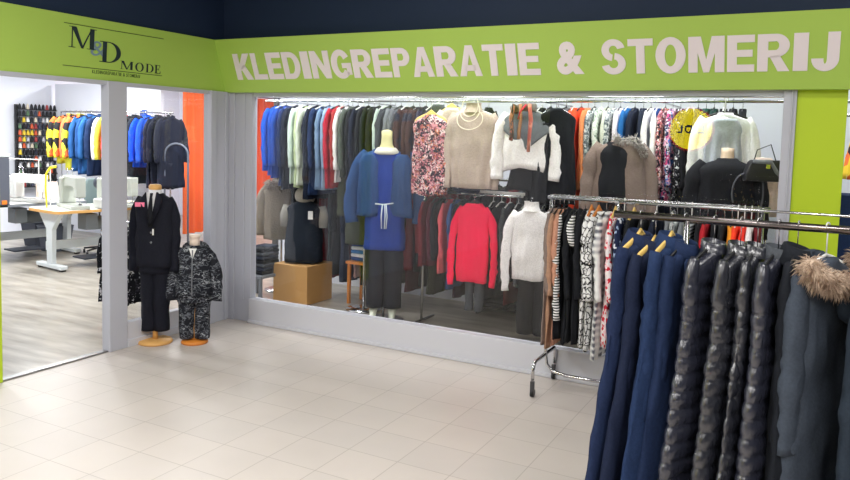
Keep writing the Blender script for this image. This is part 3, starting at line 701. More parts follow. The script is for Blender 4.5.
def up(x, name, label, cat, mat, jit=0, hang='black', **kw):
    kw.setdefault('w', .19); kw.setdefault('L', .72); kw.setdefault('hem', .21); kw.setdefault('th', .026); kw.setdefault('hth', .03); kw.setdefault('sr', .036); kw.setdefault('cuff', .032); kw.setdefault('drop', .075); kw.setdefault('spread', .02)
    g = 'clothes on the high rail, left row' if x < 2 else 'clothes on the high rail, right row'
    return garment(name, label, cat, (x, 1.0, 2.113), R(90 + jit), mat, g, hang, clip(label, 9), 'hangers on the high rail', **kw)
RB = cloth((18, 92, 214)); 
for i, (x, nm, cat, m, lab, kw) in enumerate([
    (-.30, 'hooded_jacket', 'jacket', RB, 'bright blue jacket at the left end of the high rail', dict(L=.68)),
    (-.235, 'hooded_jacket', 'jacket', cloth((24, 82, 190)), 'bright blue jacket, second from the left end of the high rail', dict(L=.72)),
    (-.17, 'hooded_jacket', 'jacket', cloth((28, 74, 170)), 'deeper blue jacket, third from the left on the high rail', dict(L=.74)),
    (-.10, 'jacket', 'jacket', cloth((26, 48, 96)), 'navy jacket right of the bright blue ones', dict(L=.84, w=.2)),
    (-.03, 'jacket', 'jacket', NAVYD, 'dark navy jacket left of the mint top', dict(L=.86, w=.2)),
    (.045, 'shirt', 'shirt', MINT, 'pale mint top on the high rail', dict(L=.8)),
    (.105, 'shirt', 'shirt', PGREEN, 'pale green top beside the mint one', dict(L=.84)),
    (.16, 'shirt', 'shirt', cloth((214, 224, 206)), 'cream green top left of the big navy coat', dict(L=.8)),
    (.235, 'coat', 'coat', NAVYD, 'large navy coat left of the pale blue shirts', dict(L=.95, w=.215)),
    (.31, 'coat', 'coat', cloth((30, 50, 88)), 'navy coat with tag, left of the light blue shirts', dict(L=.9, w=.2)),
    (.385, 'shirt', 'shirt', cloth((120, 145, 178)), 'grey blue shirt on the high rail', dict(L=.84)),
    (.44, 'shirt', 'shirt', LBLUE, 'light blue shirt left of the red tops', dict(L=.84)),
    (.50, 'shirt', 'shirt', cloth((186, 30, 54)), 'crimson top on the high rail', dict(L=.82)),
    (.56, 'shirt', 'shirt', cloth((160, 44, 44)), 'brick red top left of the white one', dict(L=.8)),
    (.615, 'shirt', 'shirt', WHITEC, 'white top right of the red ones', dict(L=.76)),
    (.67, 'jacket', 'jacket', cloth((84, 92, 84)), 'grey green jacket right of the white top', dict(L=.7)),
    (.735, 'jacket', 'jacket', BLACKC, 'black jacket, first of the black group on the left row', dict(L=.75)),
    (.80, 'jacket', 'jacket', NAVYD, 'blue black jacket, second of the black group', dict(L=.75)),
    (.86, 'jacket', 'jacket', BLACKC, 'black jacket, third of the black group', dict(L=.78)),
    (.925, 'jacket', 'jacket', cloth((22, 32, 28)), 'green black jacket, fourth of the black group', dict(L=.75)),
    (.985, 'jacket', 'jacket', BLACK2, 'charcoal jacket above the cream mannequin neck', dict(L=.75)),
    (1.05, 'shirt', 'shirt', cloth((190, 206, 196)), 'pale sage top peeking between dark jackets', dict(L=.7)),
    (1.11, 'jacket', 'jacket', GREYD, 'dark grey jacket right of the sage top', dict(L=.72)),
    (1.17, 'jacket', 'jacket', GREYC, 'mid grey jacket left of the brown patterned ones', dict(L=.74)),
    (1.235, 'jacket', 'jacket', KNITBW, 'grey knitted jacket left of the brown patterned ones', dict(L=.72)),
    (1.30, 'jacket', 'jacket', BROWNPAT, 'dark brown patterned jacket, first of three', dict(L=.78)),
    (1.37, 'jacket', 'jacket', BROWNPAT, 'dark brown patterned jacket, second of three', dict(L=.8)),
    (1.44, 'jacket', 'jacket', BROWNPAT, 'dark brown patterned jacket, third of three', dict(L=.78)),
    (1.51, 'jacket', 'jacket', cloth((44, 40, 60)), 'dark violet jacket behind the floral dress', dict(L=.78)),
    (1.58, 'jacket', 'jacket', BLACKC, 'black jacket behind the floral dress', dict(L=.76)),
    (1.66, 'shirt', 'shirt', cloth((210, 190, 90)), 'ochre top behind the beige jumper', dict(L=.6)),
    (1.74, 'shirt', 'shirt', cloth((96, 90, 96)), 'grey top behind the beige jumper', dict(L=.6)),
    (1.84, 'shirt', 'shirt', cloth((220, 214, 150)), 'pale yellow top behind the beige jumper', dict(L=.55)),
    (1.95, 'shirt', 'shirt', cloth((225, 228, 210)), 'cream top between the two display jumpers', dict(L=.55)),
    (2.05, 'shirt', 'shirt', cloth((190, 200, 110)), 'lime top between the two display jumpers', dict(L=.5)),
    (2.16, 'shirt', 'shirt', BLACKC, 'black top behind the scarf jumper', dict(L=.7)),
    (2.60, 'dress', 'dress', BLACKC, 'black dress at the left of the right hand row', dict(L=.84, sl=0)),
    (2.67, 'dress', 'dress', BLACKC, 'long black dress right of the scarf jumper', dict(L=.84)),
    (2.75, 'jacket', 'jacket', cloth((50, 56, 62)), 'charcoal jacket beside the black dresses', dict(L=.8)),
    (2.82, 'jacket', 'jacket', LEATH, 'grey leather jacket on the high rail', dict(L=.86)),
    (2.89, 'jacket', 'jacket', KNITBW, 'grey tweed jacket left of the orange coat', dict(L=.84)),
    (2.96, 'coat', 'coat', ORANGE, 'bright orange coat on the high rail', dict(L=.78, zip=1)),
    (3.025, 'coat', 'coat', cloth((236, 76, 44)), 'long orange red coat beside the bright orange one', dict(L=.9)),
    (3.085, 'shirt', 'shirt', cloth((226, 140, 90)), 'apricot shirt right of the orange coats', dict(L=.7)),
    (3.14, 'shirt', 'shirt', GREYPAT, 'grey speckled shirt right of the apricot one', dict(L=.72)),
    (3.20, 'shirt', 'shirt', GREENPAT, 'green speckled shirt on the high rail', dict(L=.7)),
    (3.255, 'shirt', 'shirt', cloth((206, 208, 196)), 'stone shirt left of the speckled white ones', dict(L=.7)),
    (3.305, 'shirt', 'shirt', GREYPAT, 'second grey speckled shirt, left of the white pink one', dict(L=.7)),
    (3.36, 'shirt', 'shirt', cloth((226, 216, 226)), 'white pink shirt left of the blue one', dict(L=.68)),
    (3.42, 'shirt', 'shirt', MIDBLUE, 'clear blue shirt on the high rail', dict(L=.62)),
    (3.48, 'jacket', 'jacket', NAVYD, 'dark navy blazer right of the blue shirt', dict(L=.74)),
    (3.55, 'jacket', 'jacket', cloth((26, 34, 52)), 'navy blazer, second right of the blue shirt', dict(L=.74)),
    (3.61, 'shirt', 'shirt', WHITEC, 'white shirt above the fur collar jacket', dict(L=.7)),
    (3.665, 'shirt', 'shirt', cloth((30, 60, 120)), 'royal blue shirt beside the white one', dict(L=.74, sm=WHITEC)),
    (3.725, 'blouse', 'shirt', FLORAL, 'pink floral blouse left of the blue floral one', dict(L=.78)),
    (3.785, 'blouse', 'shirt', FLORAL2, 'blue and pink floral blouse on the high rail', dict(L=.74)),
    (3.845, 'dress', 'dress', FLORALB, 'black white floral dress on the high rail', dict(L=.92)),
    (3.91, 'dress', 'dress', BLACKC, 'long black dress left of the green ones', dict(L=.95)),
    (3.98, 'dress', 'dress', NAVYD, 'navy black dress left of the green ones', dict(L=.95)),
    (4.04, 'dress', 'dress', DGREEN, 'dark green dress on the high rail', dict(L=.95)),
    (4.10, 'dress', 'dress', cloth((20, 52, 46)), 'blackish green dress behind the white blouse', dict(L=.95)),
    (4.17, 'dress', 'dress', BLACKC, 'black dress behind the white blouse', dict(L=.9)),
    (4.24, 'dress', 'dress', BLACK2, 'charcoal dress behind the grey tank top', dict(L=.9)),
    (4.31, 'dress', 'dress', BLACKC, 'last black dress at the right of the high rail', dict(L=.9))]):
    up(x, nm, lab, cat, m, jit=(0, 4, -3, 2, -2)[i % 5], hang=('black', 'white', 'black', 'wire')[i % 4], **kw)

# ------------------------------------------------------------------ display pieces just inside the window
def disp(x, z, y, name, label, cat, mat, rz=0, hang=None, **kw):
    return garment(name, label, cat, (x, y, z), R(rz), mat, kw.pop('group', None), hang, clip(label, 9), 'hangers in the window display', **kw)
def neck_form(label, x, y, z, m, cap=None, r=.05, h=.12, rz=0, name='bust_form', stand=True):
    """a hanging torso form: shoulders, chest, neck"""
    t = empty(name, label, 'mannequin', (x, y, z), rz)
    P = dict(DEF); P.update(w=.17, L=.5, hem=.14, th=.06, hth=.07, neck=.05, drop=0, fold=0)
    make_body(P, 3).obj('torso', m, t)
    MB().lathe([(.06, -.03), (.05, .0), (.044, .05), (.046, .085), (0.0, .095)]).obj('neck', cap or m, t)
    return t
# floral top
disp(1.83, 2.095, .5, 'floral_top', 'pink and black floral sleeveless top hanging in the window', 'shirt', FLORAL, 8, 'wood', w=.165, L=.70, hem=.17, sl=0, th=.05, hth=.06, drop=.145)
t = disp(1.85, 2.095, .60, 'dark_top', 'dark grey top tucked behind the pink floral one', 'shirt', GREYD, 8, 'white', w=.13, L=.5, hem=.12, sl=0, th=.03, hth=.03, drop=.05)
# beige jumper on a form
t = disp(2.21, 2.10, .56, 'jumper', 'long beige fine knit jumper with necklace in the window', 'jumper', BEIGE, 10, 'white', w=.215, L=.67, hem=.20, sl=.60, sr=.042, cuff=.03, th=.06, hth=.07, collar='turtle', neck=.065, drop=.10, spread=.0)
o = MB()
for r_, z_ in ((.09, -.20), (.12, -.27), (.075, -.16)):
    o.tube([(r_ * math.sin(a), -.075 - .02 * math.cos(a), z_ + .10 * (1 - math.cos(a)) * .9 + (0)) for a in [R(-130 + 260 * i / 20) for i in range(21)]], .0035, 6)
o = o.obj('necklace', plain('pearl', (236, 226, 206), .35)); o.location = (2.21, .56, 2.10); tag(o, 'pale bead necklace worn over the beige jumper', 'necklace')
disp(1.98, 2.10, .6, 'blouse', 'pale blouse sleeve showing behind the beige jumper', 'shirt', cloth((214, 200, 190)), 30, 'wood', w=.12, L=.5, hem=.12, th=.03)
# white / grey jumper with scarf
t = disp(2.70, 2.10, .56, 'jumper', 'white jumper with grey yoke under a checked scarf', 'jumper', WHITEC, 12, 'white', w=.205, L=.50, hem=.20, sl=.50, sr=.055, cuff=.055, th=.05, hth=.07, drop=.10, spread=.03, wave=-.03)
P = dict(DEF); P.update(w=.209, L=.17, hem=.205, th=.056, hth=.065, drop=.096, fold=.001, wr=0)
yk = make_body(P, 12)
yk.v = [(v[0], v[1], v[2] - .16 * max(0, 1 - abs(v[0]) / .2) * max(0, min(1, (-.14 - v[2]) / .12))) for v in yk.v]
yk.obj('grey_yoke', cloth((112, 118, 124)), t)
SCF = ramp_cloth('scarf_check', 'noise', 8, [(0, (30, 28, 32)), (.42, (176, 122, 88)), (.52, (92, 74, 62)), (.6, (205, 120, 100))], stretch=(4, 1, 1))
t = empty('scarf', 'brown and black checked scarf draped over the white jumper', 'scarf', (2.70, .49, 2.02), R(12))
def ribbon(pts, w_, th_, seed=1):
    mb = MB().tube(pts, [(th_, w_)] * len(pts), 10); mb.v = [(v[0] + nz(v, 20, seed) * .008, v[1] + nz(v, 15, seed) * .012, v[2]) for v in mb.v]; return mb
ribbon([(.09, -.02, .0), (.06, -.07, .0), (0, -.09, .0), (-.06, -.07, -.02), (-.10, .0, -.02), (0, .08, 0.0), (.08, .03, 0)], .035, .02).obj('neck_wrap', cloth((132, 124, 118)), t)
ribbon([(-.07, -.09, .02), (-.09, -.10, -.1), (-.08, -.11, -.22), (-.085, -.115, -.27)], .014, .055, 2).obj('scarf_end', SCF, t)
ribbon([(-.02, -.09, .02), (-.01, -.11, -.1), (-.02, -.11, -.2), (-.02, -.11, -.26)], .014, .03, 5).obj('scarf_end', cloth((176, 128, 92)), t)
ribbon([(.05, -.09, .02), (.07, -.105, -.1), (.065, -.11, -.22), (.06, -.11, -.36)], .014, .04, 3).obj('scarf_end', ramp_cloth('scarf_rose', 'noise', 10, [(0, (186, 96, 84)), (.5, (214, 140, 116)), (.6, (120, 90, 76))]), t)
MB().tube([(-.03, -.125, -.1), (-.015, -.13, -.04), (.03, -.115, .02)], .007, 6).obj('red_edge', cloth((220, 60, 80)), t)
disp(2.75, 1.70, .62, 'skirt', 'black skirt hanging below the white jumper', 'skirt', BLACKC, 8, None, w=.19, L=.30, hem=.23, sl=0, th=.05, hth=.08, neck=.16, drop=.06)
disp(2.93, 2.10, .62, 'dress', 'black sleeveless dress hanging right of the scarf jumper', 'dress', BLACKC, 25, 'wire', w=.16, L=.78, hem=.19, sl=0, th=.04, hth=.05)
# taupe jacket with grey fur collar
t = disp(3.49, 1.80, .52, 'jacket', 'open taupe jacket with grey fur collar above the window rack', 'jacket', TAUPE, 22, None, w=.195, L=.62, hem=.235, sl=.50, sr=.062, cuff=.055, th=.09, hth=.10, drop=.03, neck=.07, spread=.03)
P = dict(DEF); P.update(w=.12, L=.55, hem=.13, th=.10, hth=.115, drop=.045, fold=.001, neck=.06)
lk = make_body(P, 5); lk.v = [(v[0] - .045, v[1] - .012, v[2]) for v in lk.v]; lk.obj('dark_lining', BLACKC, t)
tufts(MB(), [((-.05 + .11 * (i / 8.), -.09 - .02 * math.sin(i), -.0 - .02 * i), .022) for i in range(3)] + [((.10 + .02 * i, -.06, -.02 - .035 * i), .04) for i in range(4)], 520, .028, .0035, random.Random(4), droop=.1).obj('fur_collar', FURG, t)
t = empty('display_pole', 'slim chrome pole carrying the taupe fur collar jacket', 'stand', (3.49, .52, 0))
MB().tube([(0, 0, .02), (0, 0, 1.76)], .012, 10).obj('pole', CHROME, t); MB().lathe([(0, 0), (.15, 0), (.15, .012), (.03, .02), (0, .02)]).obj('base', CHROME, t)
# black bolero on beige bust
t = empty('bust_form', 'beige bust form on a pole wearing the black bolero', 'mannequin', (4.27, .5, 0), R(18))
P = dict(DEF); P.update(w=.17, L=.5, hem=.13, th=.075, hth=.08, neck=.05, drop=0, fold=0)
tb = make_body(P, 3); tb.v = [(v[0], v[1], v[2] + 1.64) for v in tb.v]; tb.obj('torso', SKINP, t)
MB().lathe([(.062, 1.60), (.05, 1.64), (.046, 1.70), (.046, 1.735), (0, 1.74)]).obj('neck', SKINP, t)
MB().tube([(0, 0, .02), (0, 0, 1.2)], .014, 10).obj('pole', CHROME, t); MB().lathe([(0, 0), (.16, 0), (.16, .012), (.03, .02), (0, .02)]).obj('base', CHROME, t)
t = disp(4.27, 1.69, .5, 'bolero', 'black jacket draped over the beige bust form', 'jacket', BLACKC, 18, None, w=.20, L=.55, hem=.24, sl=.5, sr=.07, cuff=.05, th=.10, hth=.11, drop=.03, neck=.075, spread=.03)
MB().tube([(.10 + .08 * math.cos(a), -.125, -.27 + .14 * math.sin(a)) for a in [R(60 + 150 * i / 10) for i in range(11)]], .006, 6).obj('piping', cloth((90, 92, 100)), t)
MB().tube([(.17 + .06 * math.cos(a), -.12, -.27 + .17 * math.sin(a)) for a in [R(-60 + 150 * i / 10) for i in range(11)]], .006, 6).obj('piping', cloth((90, 92, 100)), t)
# grey tank top + white blouse
disp(4.235, 2.105, .52, 'tank_top', 'light grey tank top on a white hanger above the bolero', 'shirt', cloth((176, 182, 192)), 12, 'white', w=.125, L=.36, hem=.14, sl=0, th=.05, hth=.05, drop=.16, neck=.085)
disp(4.22, 2.105, .70, 'blouse', 'sheer white long sleeved blouse behind the grey tank top', 'shirt', cloth((226, 226, 224)), 12, 'black', w=.205, L=.60, hem=.20, sl=.70, sr=.038, cuff=.03, th=.03, hth=.04, drop=.11, spread=.02)
# bag
t = empty('handbag', 'black handbag with grey strap hanging at the right of the window', 'bag', (4.53, .45, 1.60), R(20), None)
MB().loft([[(a * .13 * s_ + zz * .25, b * .05 * s_, zz) for a, b in ((-1, -1), (1, -1), (1, 1), (-1, 1))] for zz, s_ in ((-.09, .92), (-.03, 1), (.04, .95), (.06, .85))]).obj('bag_body', plain('bag_black', (30, 30, 34), .45), t, False, .01)
MB().tube([(-.10, -.055, .05), (.02, -.06, .045), (.06, -.058, -.02), (.13, -.055, -.09)], [(.006, .014)] * 4, 8).obj('strap', GREYC, t)
B(((.0, -.06, .015), (.03, .01, .03))).obj('buckle', CHROME, t, False, .003)
MB().tube([(-.08, 0, .05), (-.06, 0, .13), (.03, .0, .17), (.07, 0, .05)], .004, 6).obj('handle', BLACKP, t)
t = empty('blouse', 'pale pink folded blouse below the black handbag', 'shirt', (4.50, .62, 1.62), R(20))
P = dict(DEF); P.update(w=.14, L=.42, hem=.15, th=.05, hth=.06, drop=-.05, neck=.06)
make_body(P, 77).obj('body', cloth((226, 206, 200)), t)
o = B(span(-.02, .02, -.02, .02, 1.23, 1.26)); 
t = empty('garment_stand', 'white hook stand behind the handbag', 'stand', (4.50, .62, 0)); MB().tube([(0, 0, .01), (0, 0, 1.68)], .01, 8).obj('pole', WHITEP, t); MB().lathe([(0, 0), (.13, 0), (.13, .012), (0, .02)]).obj('base', WHITEP, t)

# ------------------------------------------------------------------ lower rack inside the window
LZ = 1.252
t = empty('clothes_rack', 'white and chrome low rack inside the window with grey hangers', 'clothes rack', (0, 0, 0))
MB().tube([(1.585, .85, LZ), (2.95, .85, LZ)], .0125, 10).obj('rail', CHROME, t)
B(span(1.97, 2.62, .79, .815, LZ + .02, LZ + .045)).obj('rail_cover', WHITEP, t, False, .003)
for x in (1.60, 2.93):
    MB().tube([(x, .85, LZ + .06), (x, .85, .02)], .0125, 10).obj('upright', CHROME, t)
    MB().tube([(x, .6, .02), (x, 1.1, .02)], .0125, 10).obj('foot', CHROME, t)
B(span(2.0, 2.02, .8, .85, LZ, LZ + .04), span(2.58, 2.6, .8, .85, LZ, LZ + .04)).obj('cover_clip', WHITEP, t, False)
def low(x, name, label, cat, mat, jit=0, hang='white', **kw):
    kw.setdefault('w', .18); kw.setdefault('L', .62); kw.setdefault('hem', .2); kw.setdefault('th', .022); kw.setdefault('hth', .026); kw.setdefault('sr', .032); kw.setdefault('sl', .45); kw.setdefault('cuff', .028); kw.setdefault('drop', .075); kw.setdefault('spread', .01)
    return garment(name, label, cat, (x, .85, LZ + .012), R(90 + jit), mat, 'clothes on the low rack', hang, clip(label, 9), 'hangers on the low rack', **kw)
for i, (x, m, lab, L) in enumerate([(1.66, DRED, 'dark red top on the low rack beside the pole', .62), (1.73, MAROON, 'maroon top on the low rack', .6), (1.80, BLACKC, 'black top between maroon and rose ones', .55), (1.87, ROSE, 'rose top on the low rack', .66),
        (1.94, cloth((60, 80, 130)), 'slate blue top behind the pink shirt', .8), (2.01, BLACK2, 'charcoal top behind the pink shirt', .7), (2.12, GREYD, 'dark grey top behind the pink shirt', .7), (2.30, BLACKC, 'black top at the right side of the pink shirt', .62),
        (2.38, BLACK2, 'charcoal top on a white hanger right of the pink shirt', .6), (2.46, GREYD, 'dark grey top left of the white turtleneck', .66), (2.54, BLACKC, 'black top left of the white turtleneck', .66), (2.62, KNITBW, 'grey knit top behind the white turtleneck', .7),
        (2.70, BLACKC, 'black top behind the white turtleneck', .7), (2.78, BLACK2, 'charcoal top right behind the white turtleneck', .7), (2.86, BLACKC, 'black top at the right end of the low rack', .8)]):
    low(x, 'shirt', lab, 'shirt', m, (0, 5, -4)[i % 3], 'white' if x > 2.2 else 'black', L=L)
disp(2.235, 1.265, .58, 'shirt', 'bright pink long sleeved shirt in the window', 'shirt', PINKR, 8, 'black', w=.15, L=.68, hem=.14, sl=.64, sr=.038, cuff=.028, th=.05, hth=.055, drop=.075, neck=.075, spread=.045, fold=.006)
t = empty('display_hook', 'short chrome arm holding the pink shirt', 'stand', (2.235, .58, 1.265), 0); MB().tube([(0, -.01, -.014), (0, .27, -.014)], .005, 8).obj('arm', CHROME, t)
t = empty('trousers', 'grey trousers hanging below the bright pink shirt', 'trousers', (2.235, .64, 0), R(8)); legs_mesh(.66, .24, .1, .045, .045, .04, seed=61, hipw=.09, hipd=.045).obj('trouser_legs', GREYD, t)
disp(2.775, 1.265, .54, 'turtleneck', 'white turtleneck jumper in the window left of the rack', 'jumper', cloth((236, 232, 232)), 14, 'black', w=.165, L=.60, hem=.145, sl=.62, sr=.045, cuff=.033, th=.05, hth=.06, drop=.075, neck=.06, collar='turtle', spread=.04, fold=.006)
t = empty('display_hook', 'short chrome arm holding the white turtleneck', 'stand', (2.775, .54, 1.265), 0); MB().tube([(0, -.01, -.014), (0, .31, -.014)], .005, 8).obj('arm', CHROME, t)
t = empty('trousers', 'black wide trousers hanging below the white turtleneck', 'trousers', (2.80, .62, 0), R(8)); legs_mesh(.72, .12, .1, .07, .075, .075, seed=62, hipw=.15, hipd=.05).obj('trouser_legs', BLACKC, t)
# denim scarf ball / cap on top of the low rack
t = empty('cap', 'dark blue knitted cap on top of the low rack', 'hat', (2.07, .80, 1.30))
cp = MB().lathe([(.02, -.03), (.10, -.02), (.115, .02), (.10, .07), (.06, .10), (0, .11)]); cp.v = [(v[0] + nz(v, 16, 1) * .02, v[1] + nz(v, 16, 2) * .02, v[2] + nz(v, 14, 3) * .015) for v in cp.v]; cp.obj('crown', BLUEPAT, t); MB().lathe([(.108, -.03), (.122, -.025), (.122, .005), (.108, .01)]).obj('brim', cloth((30, 44, 78)), t)
t = empty('beanie', 'grey knitted beanie at the left end of the low rack', 'hat', (1.78, .80, 1.30))
cp = MB().lathe([(.02, -.03), (.09, -.02), (.10, .02), (.08, .06), (0, .09)]); cp.v = [(v[0] + nz(v, 16, 4) * .02, v[1] + nz(v, 16, 5) * .02, v[2] + nz(v, 14, 6) * .015) for v in cp.v]; cp.obj('crown', GREYC, t); MB().lathe([(.098, -.03), (.108, -.025), (.108, 0), (.098, .005)]).obj('brim', GREYD, t)
# low shelving behind with dark clothes
t = empty('shelf_unit', 'low dark shelf unit behind the low rack', 'shelf', (2.6, 1.66, 0))
for z in (.08, .32, .56): B(span(-.7, .7, -.18, .2, z - .012, z)).obj('shelf', plain('dark_board', (52, 50, 50), .5), t, False)
for x in (-.71, 0, .71): B(span(x - .01, x + .01, -.18, .2, 0, .8)).obj('side_panel', plain('dark_board', (52, 50, 50), .5), t, False)
B(span(-.72, .72, -.18, .2, .79, .81)).obj('top_panel', plain('dark_board', (52, 50, 50), .5), t, False)
k = 0
for z in (.08, .32, .56):
    for x in (-.52, -.2, .2, .52):
        n_ = 3 + (k % 2); m = (BLACKC, GREYD, NAVYD, BLACK2, DENIM)[k % 5]
        for j in range(n_):
            mb = MB().box((0, 0, .02), (.25 - .01 * j, .28, .038))
            o = mb.obj('folded_trousers', m, None, False, .012, loc=(2.6 + x, 1.66, z + j * .041))
            tag(o, 'folded dark trousers in the low shelf unit behind the rack', 'trousers', 'folded trousers in the low shelf unit')
        k += 1

# ------------------------------------------------------------------ mannequins
# adult suit mannequin
t = empty('suit_mannequin', 'mannequin in a black suit, white shirt and tie on a wooden base', 'mannequin', (.09, -.99, 0), R(30))
MB().lathe([(0, 0), (.135, 0), (.14, .012), (.13, .026), (.03, .034), (0, .034)], n=36).obj('base', WOOD, t)
MB().lathe([(.022, .03), (.02, .12), (.018, .3)]).obj('pole', WOOD, t)
legs_mesh(.80, .105, .2, .052, .070, .060, seed=5, hipw=.125, hipd=.09).obj('trousers', cloth((18, 20, 32)), t)
def jacket(L, w_, hem, z0, mat, t, sl, seed, sr=.052, cuff=.04, th=.085, hth=.095, name='jacket', spread=.02, fold=.002, neck=.075):
    P = dict(DEF); P.update(w=w_, L=L, hem=hem, th=th, hth=hth, drop=0, neck=neck, fold=fold, sl=sl, sr=sr, cuff=cuff, spread=spread, fwd=.03)
    b = make_body(P, seed)
    b.v = [(v[0], v[1], v[2] + z0) for v in b.v]; o = b.obj(name, mat, t)
    for s in (-1, 1):
        m = make_sleeve(P, s, seed + s); m.v = [(v[0], v[1], v[2] + z0) for v in m.v]; m.obj('sleeve', mat, o)
    return o
j = jacket(.60, .158, .150, 1.235, cloth((20, 22, 34)), t, .56, 21, sr=.045, cuff=.036, spread=.005)
MB().lathe([(.058, 1.19), (.052, 1.24), (.048, 1.275), (.04, 1.28)]).obj('shirt', plain('white_shirt', (232, 232, 236), .7), t)
mb = MB()
mb.add([(-.055, -.085, 1.25), (.055, -.085, 1.25), (.0, -.118, 1.0), (-.05, -.06, 1.25), (.05, -.06, 1.25), (0, -.09, 1.0)], [(0, 1, 2), (5, 4, 3), (0, 3, 4, 1), (1, 4, 5, 2), (2, 5, 3, 0)])
mb.obj('shirt_front', plain('white_shirt', (232, 232, 236), .7), t, False)
MB().tube([(0, -.088, 1.245), (0, -.105, 1.215), (0, -.125, 1.10), (0, -.128, .98)], [(.008, .012), (.006, .010), (.005, .020), (.005, .022)], 8).obj('tie', BLACKC, t)
for s in (-1, 1):
    MB().add([(s * .05, -.082, 1.255), (s * .085, -.10, 1.20), (s * .075, -.118, 1.13), (s * .004, -.128, .98), (s * .04, -.098, 1.255), (s * .082, -.108, 1.20), (s * .07, -.128, 1.13), (s * .002, -.138, .98)],
             [(0, 1, 2, 3), (7, 6, 5, 4), (0, 4, 5, 1), (1, 5, 6, 2), (2, 6, 7, 3), (3, 7, 4, 0)]).obj('lapel', cloth((24, 26, 38)), t)
for z in (.93, .85):
    MB().lathe([(0, 0), (.009, .001), (.009, .004), (0, .005)], n=10).obj('button', GREYC, t, loc=(.004, -.113, z)).rotation_euler = (R(90), 0, 0)
MB().lathe([(.046, 1.262), (.05, 1.275), (.05, 1.30), (.04, 1.312), (0, 1.314)]).obj('neck_cap', WOOD, t)
B(((-.085, -.115, 1.155), (.075, .004, .036))).obj('pink_card', plain('pink_card', (250, 130, 165), .6), t, False)
B(((.02, -.115, .935), (.012, .003, .05))).obj('white_tag', WHITEP, t, False)
# child camouflage set
t = empty('child_mannequin', 'small mannequin in grey camouflage jacket and trousers on a wooden base', 'mannequin', (.36, -.82, 0), R(34))
MB().lathe([(0, 0), (.105, 0), (.11, .012), (.10, .026), (.03, .032), (0, .032)], n=36).obj('base', ORWOOD, t)
MB().lathe([(.02, .03), (.018, .3)]).obj('pole', WOOD, t)
legs_mesh(.5, .045, .14, .062, .068, .062, seed=8, hipw=.135, hipd=.10).obj('trousers', CAMO, t)
j = jacket(.42, .135, .150, .815, CAMO, t, .38, 25, .050, .046, .085, .10, spread=.035)
rings = []
for i in range(9):
    a = math.pi * i / 8; rr = math.sin(a) * .085 + .004
    rings.append([(rr * 1.25 * math.cos(q), .04 + rr * .6 * math.sin(q), .79 + .06 * math.cos(a)) for q in [2 * math.pi * m_ / 18 for m_ in range(18)]])
MB().loft(rings).obj('hood', CAMO, t)
MB().tube([(0, -.095, .79), (0, -.115, .6), (0, -.118, .43)], .005, 6).obj('zip', GREYC, t)
MB().add([(-.03, -.085, .80), (.03, -.085, .80), (0, -.108, .72), (-.03, -.07, .8), (.03, -.07, .8), (0, -.09, .72)], [(0, 1, 2), (5, 4, 3), (0, 3, 4, 1), (1, 4, 5, 2), (2, 5, 3, 0)]).obj('inner_shirt', WHITEP, t, False)
MB().lathe([(.042, .80), (.04, .86), (.036, .872), (.04, .878), (.046, .89), (.044, .905), (0, .907)]).obj('neck', plain('neck_cream', (236, 216, 200), .5), t)

# blue coat mannequin in the window
t = empty('window_mannequin', 'full mannequin in the window wearing a blue coat and dress', 'mannequin', (1.25, .72, 0), R(26))
MB().lathe([(0, 0), (.2, 0), (.2, .012), (.03, .02), (0, .02)], n=30).obj('base', CHROME, t)
MB().tube([(0, .02, .01), (0, .02, .5)], .014, 10).obj('pole', CHROME, t)
P = dict(DEF); P.update(w=.16, L=.95, hem=.20, th=.095, hth=.13, drop=0, neck=.08, fold=.008)
m = make_body(P, 31); m.v = [(v[0], v[1], v[2] + 1.64) for v in m.v]; m.obj('dress', cloth((20, 58, 150)), t)
P.update(w=.225, L=.60, hem=.25, th=.085, hth=.10, neck=.10, fold=.006, sl=.62, sr=.075, cuff=.06, spread=.09)
m = make_body(P, 32); m.v = [(v[0] - (.03 if v[0] < 0 else -.0), v[1] + .035, v[2] + 1.63) for v in m.v]; o = m.obj('coat', COATBL, t)
for s in (-1, 1):
    m = make_sleeve(P, s, 33 + s); m.v = [(v[0], v[1] + .01, v[2] + 1.63) for v in m.v]; m.obj('sleeve', COATBL, o)
for s in (-1, 1):
    P2 = dict(P); P2.update(w=.09, L=.58, hem=.11, th=.05, hth=.06, sl=0, neck=.05)
    m = make_body(P2, 35 + s); m.v = [(v[0] + s * .155, v[1] - .085, v[2] + 1.585) for v in m.v]; m.obj('coat_front', COATBL, o)
legs_mesh(.95, .13, .2, .085, .10, .085, seed=9, hipw=.17, hipd=.12).obj('trousers', cloth((20, 24, 38)), t)
MB().lathe([(.11, 1.585), (.125, 1.60), (.10, 1.635), (.085, 1.65)]).obj('pearl_collar', plain('pearl_w', (232, 228, 214), .4, bump=.5, bscale=90), t)
MB().lathe([(.09, 1.60), (.075, 1.645), (.055, 1.68), (.05, 1.75), (.052, 1.80), (.03, 1.815), (0, 1.818)]).obj('neck', CREAMP, t)
MB().tube([(-.08, -.165, 1.13), (0, -.175, 1.125), (.09, -.165, 1.14)], .007, 6).obj('belt_cord', plain('white_cord', (214, 226, 236), .6), t)
for dx in (-.012, .01, .022):
    MB().tube([(dx, -.175, 1.125), (dx * 1.6, -.185, 1.02), (dx * 1.2, -.18, .9)], .006, 6).obj('cord_end', plain('white_cord', (214, 226, 236), .6), t)
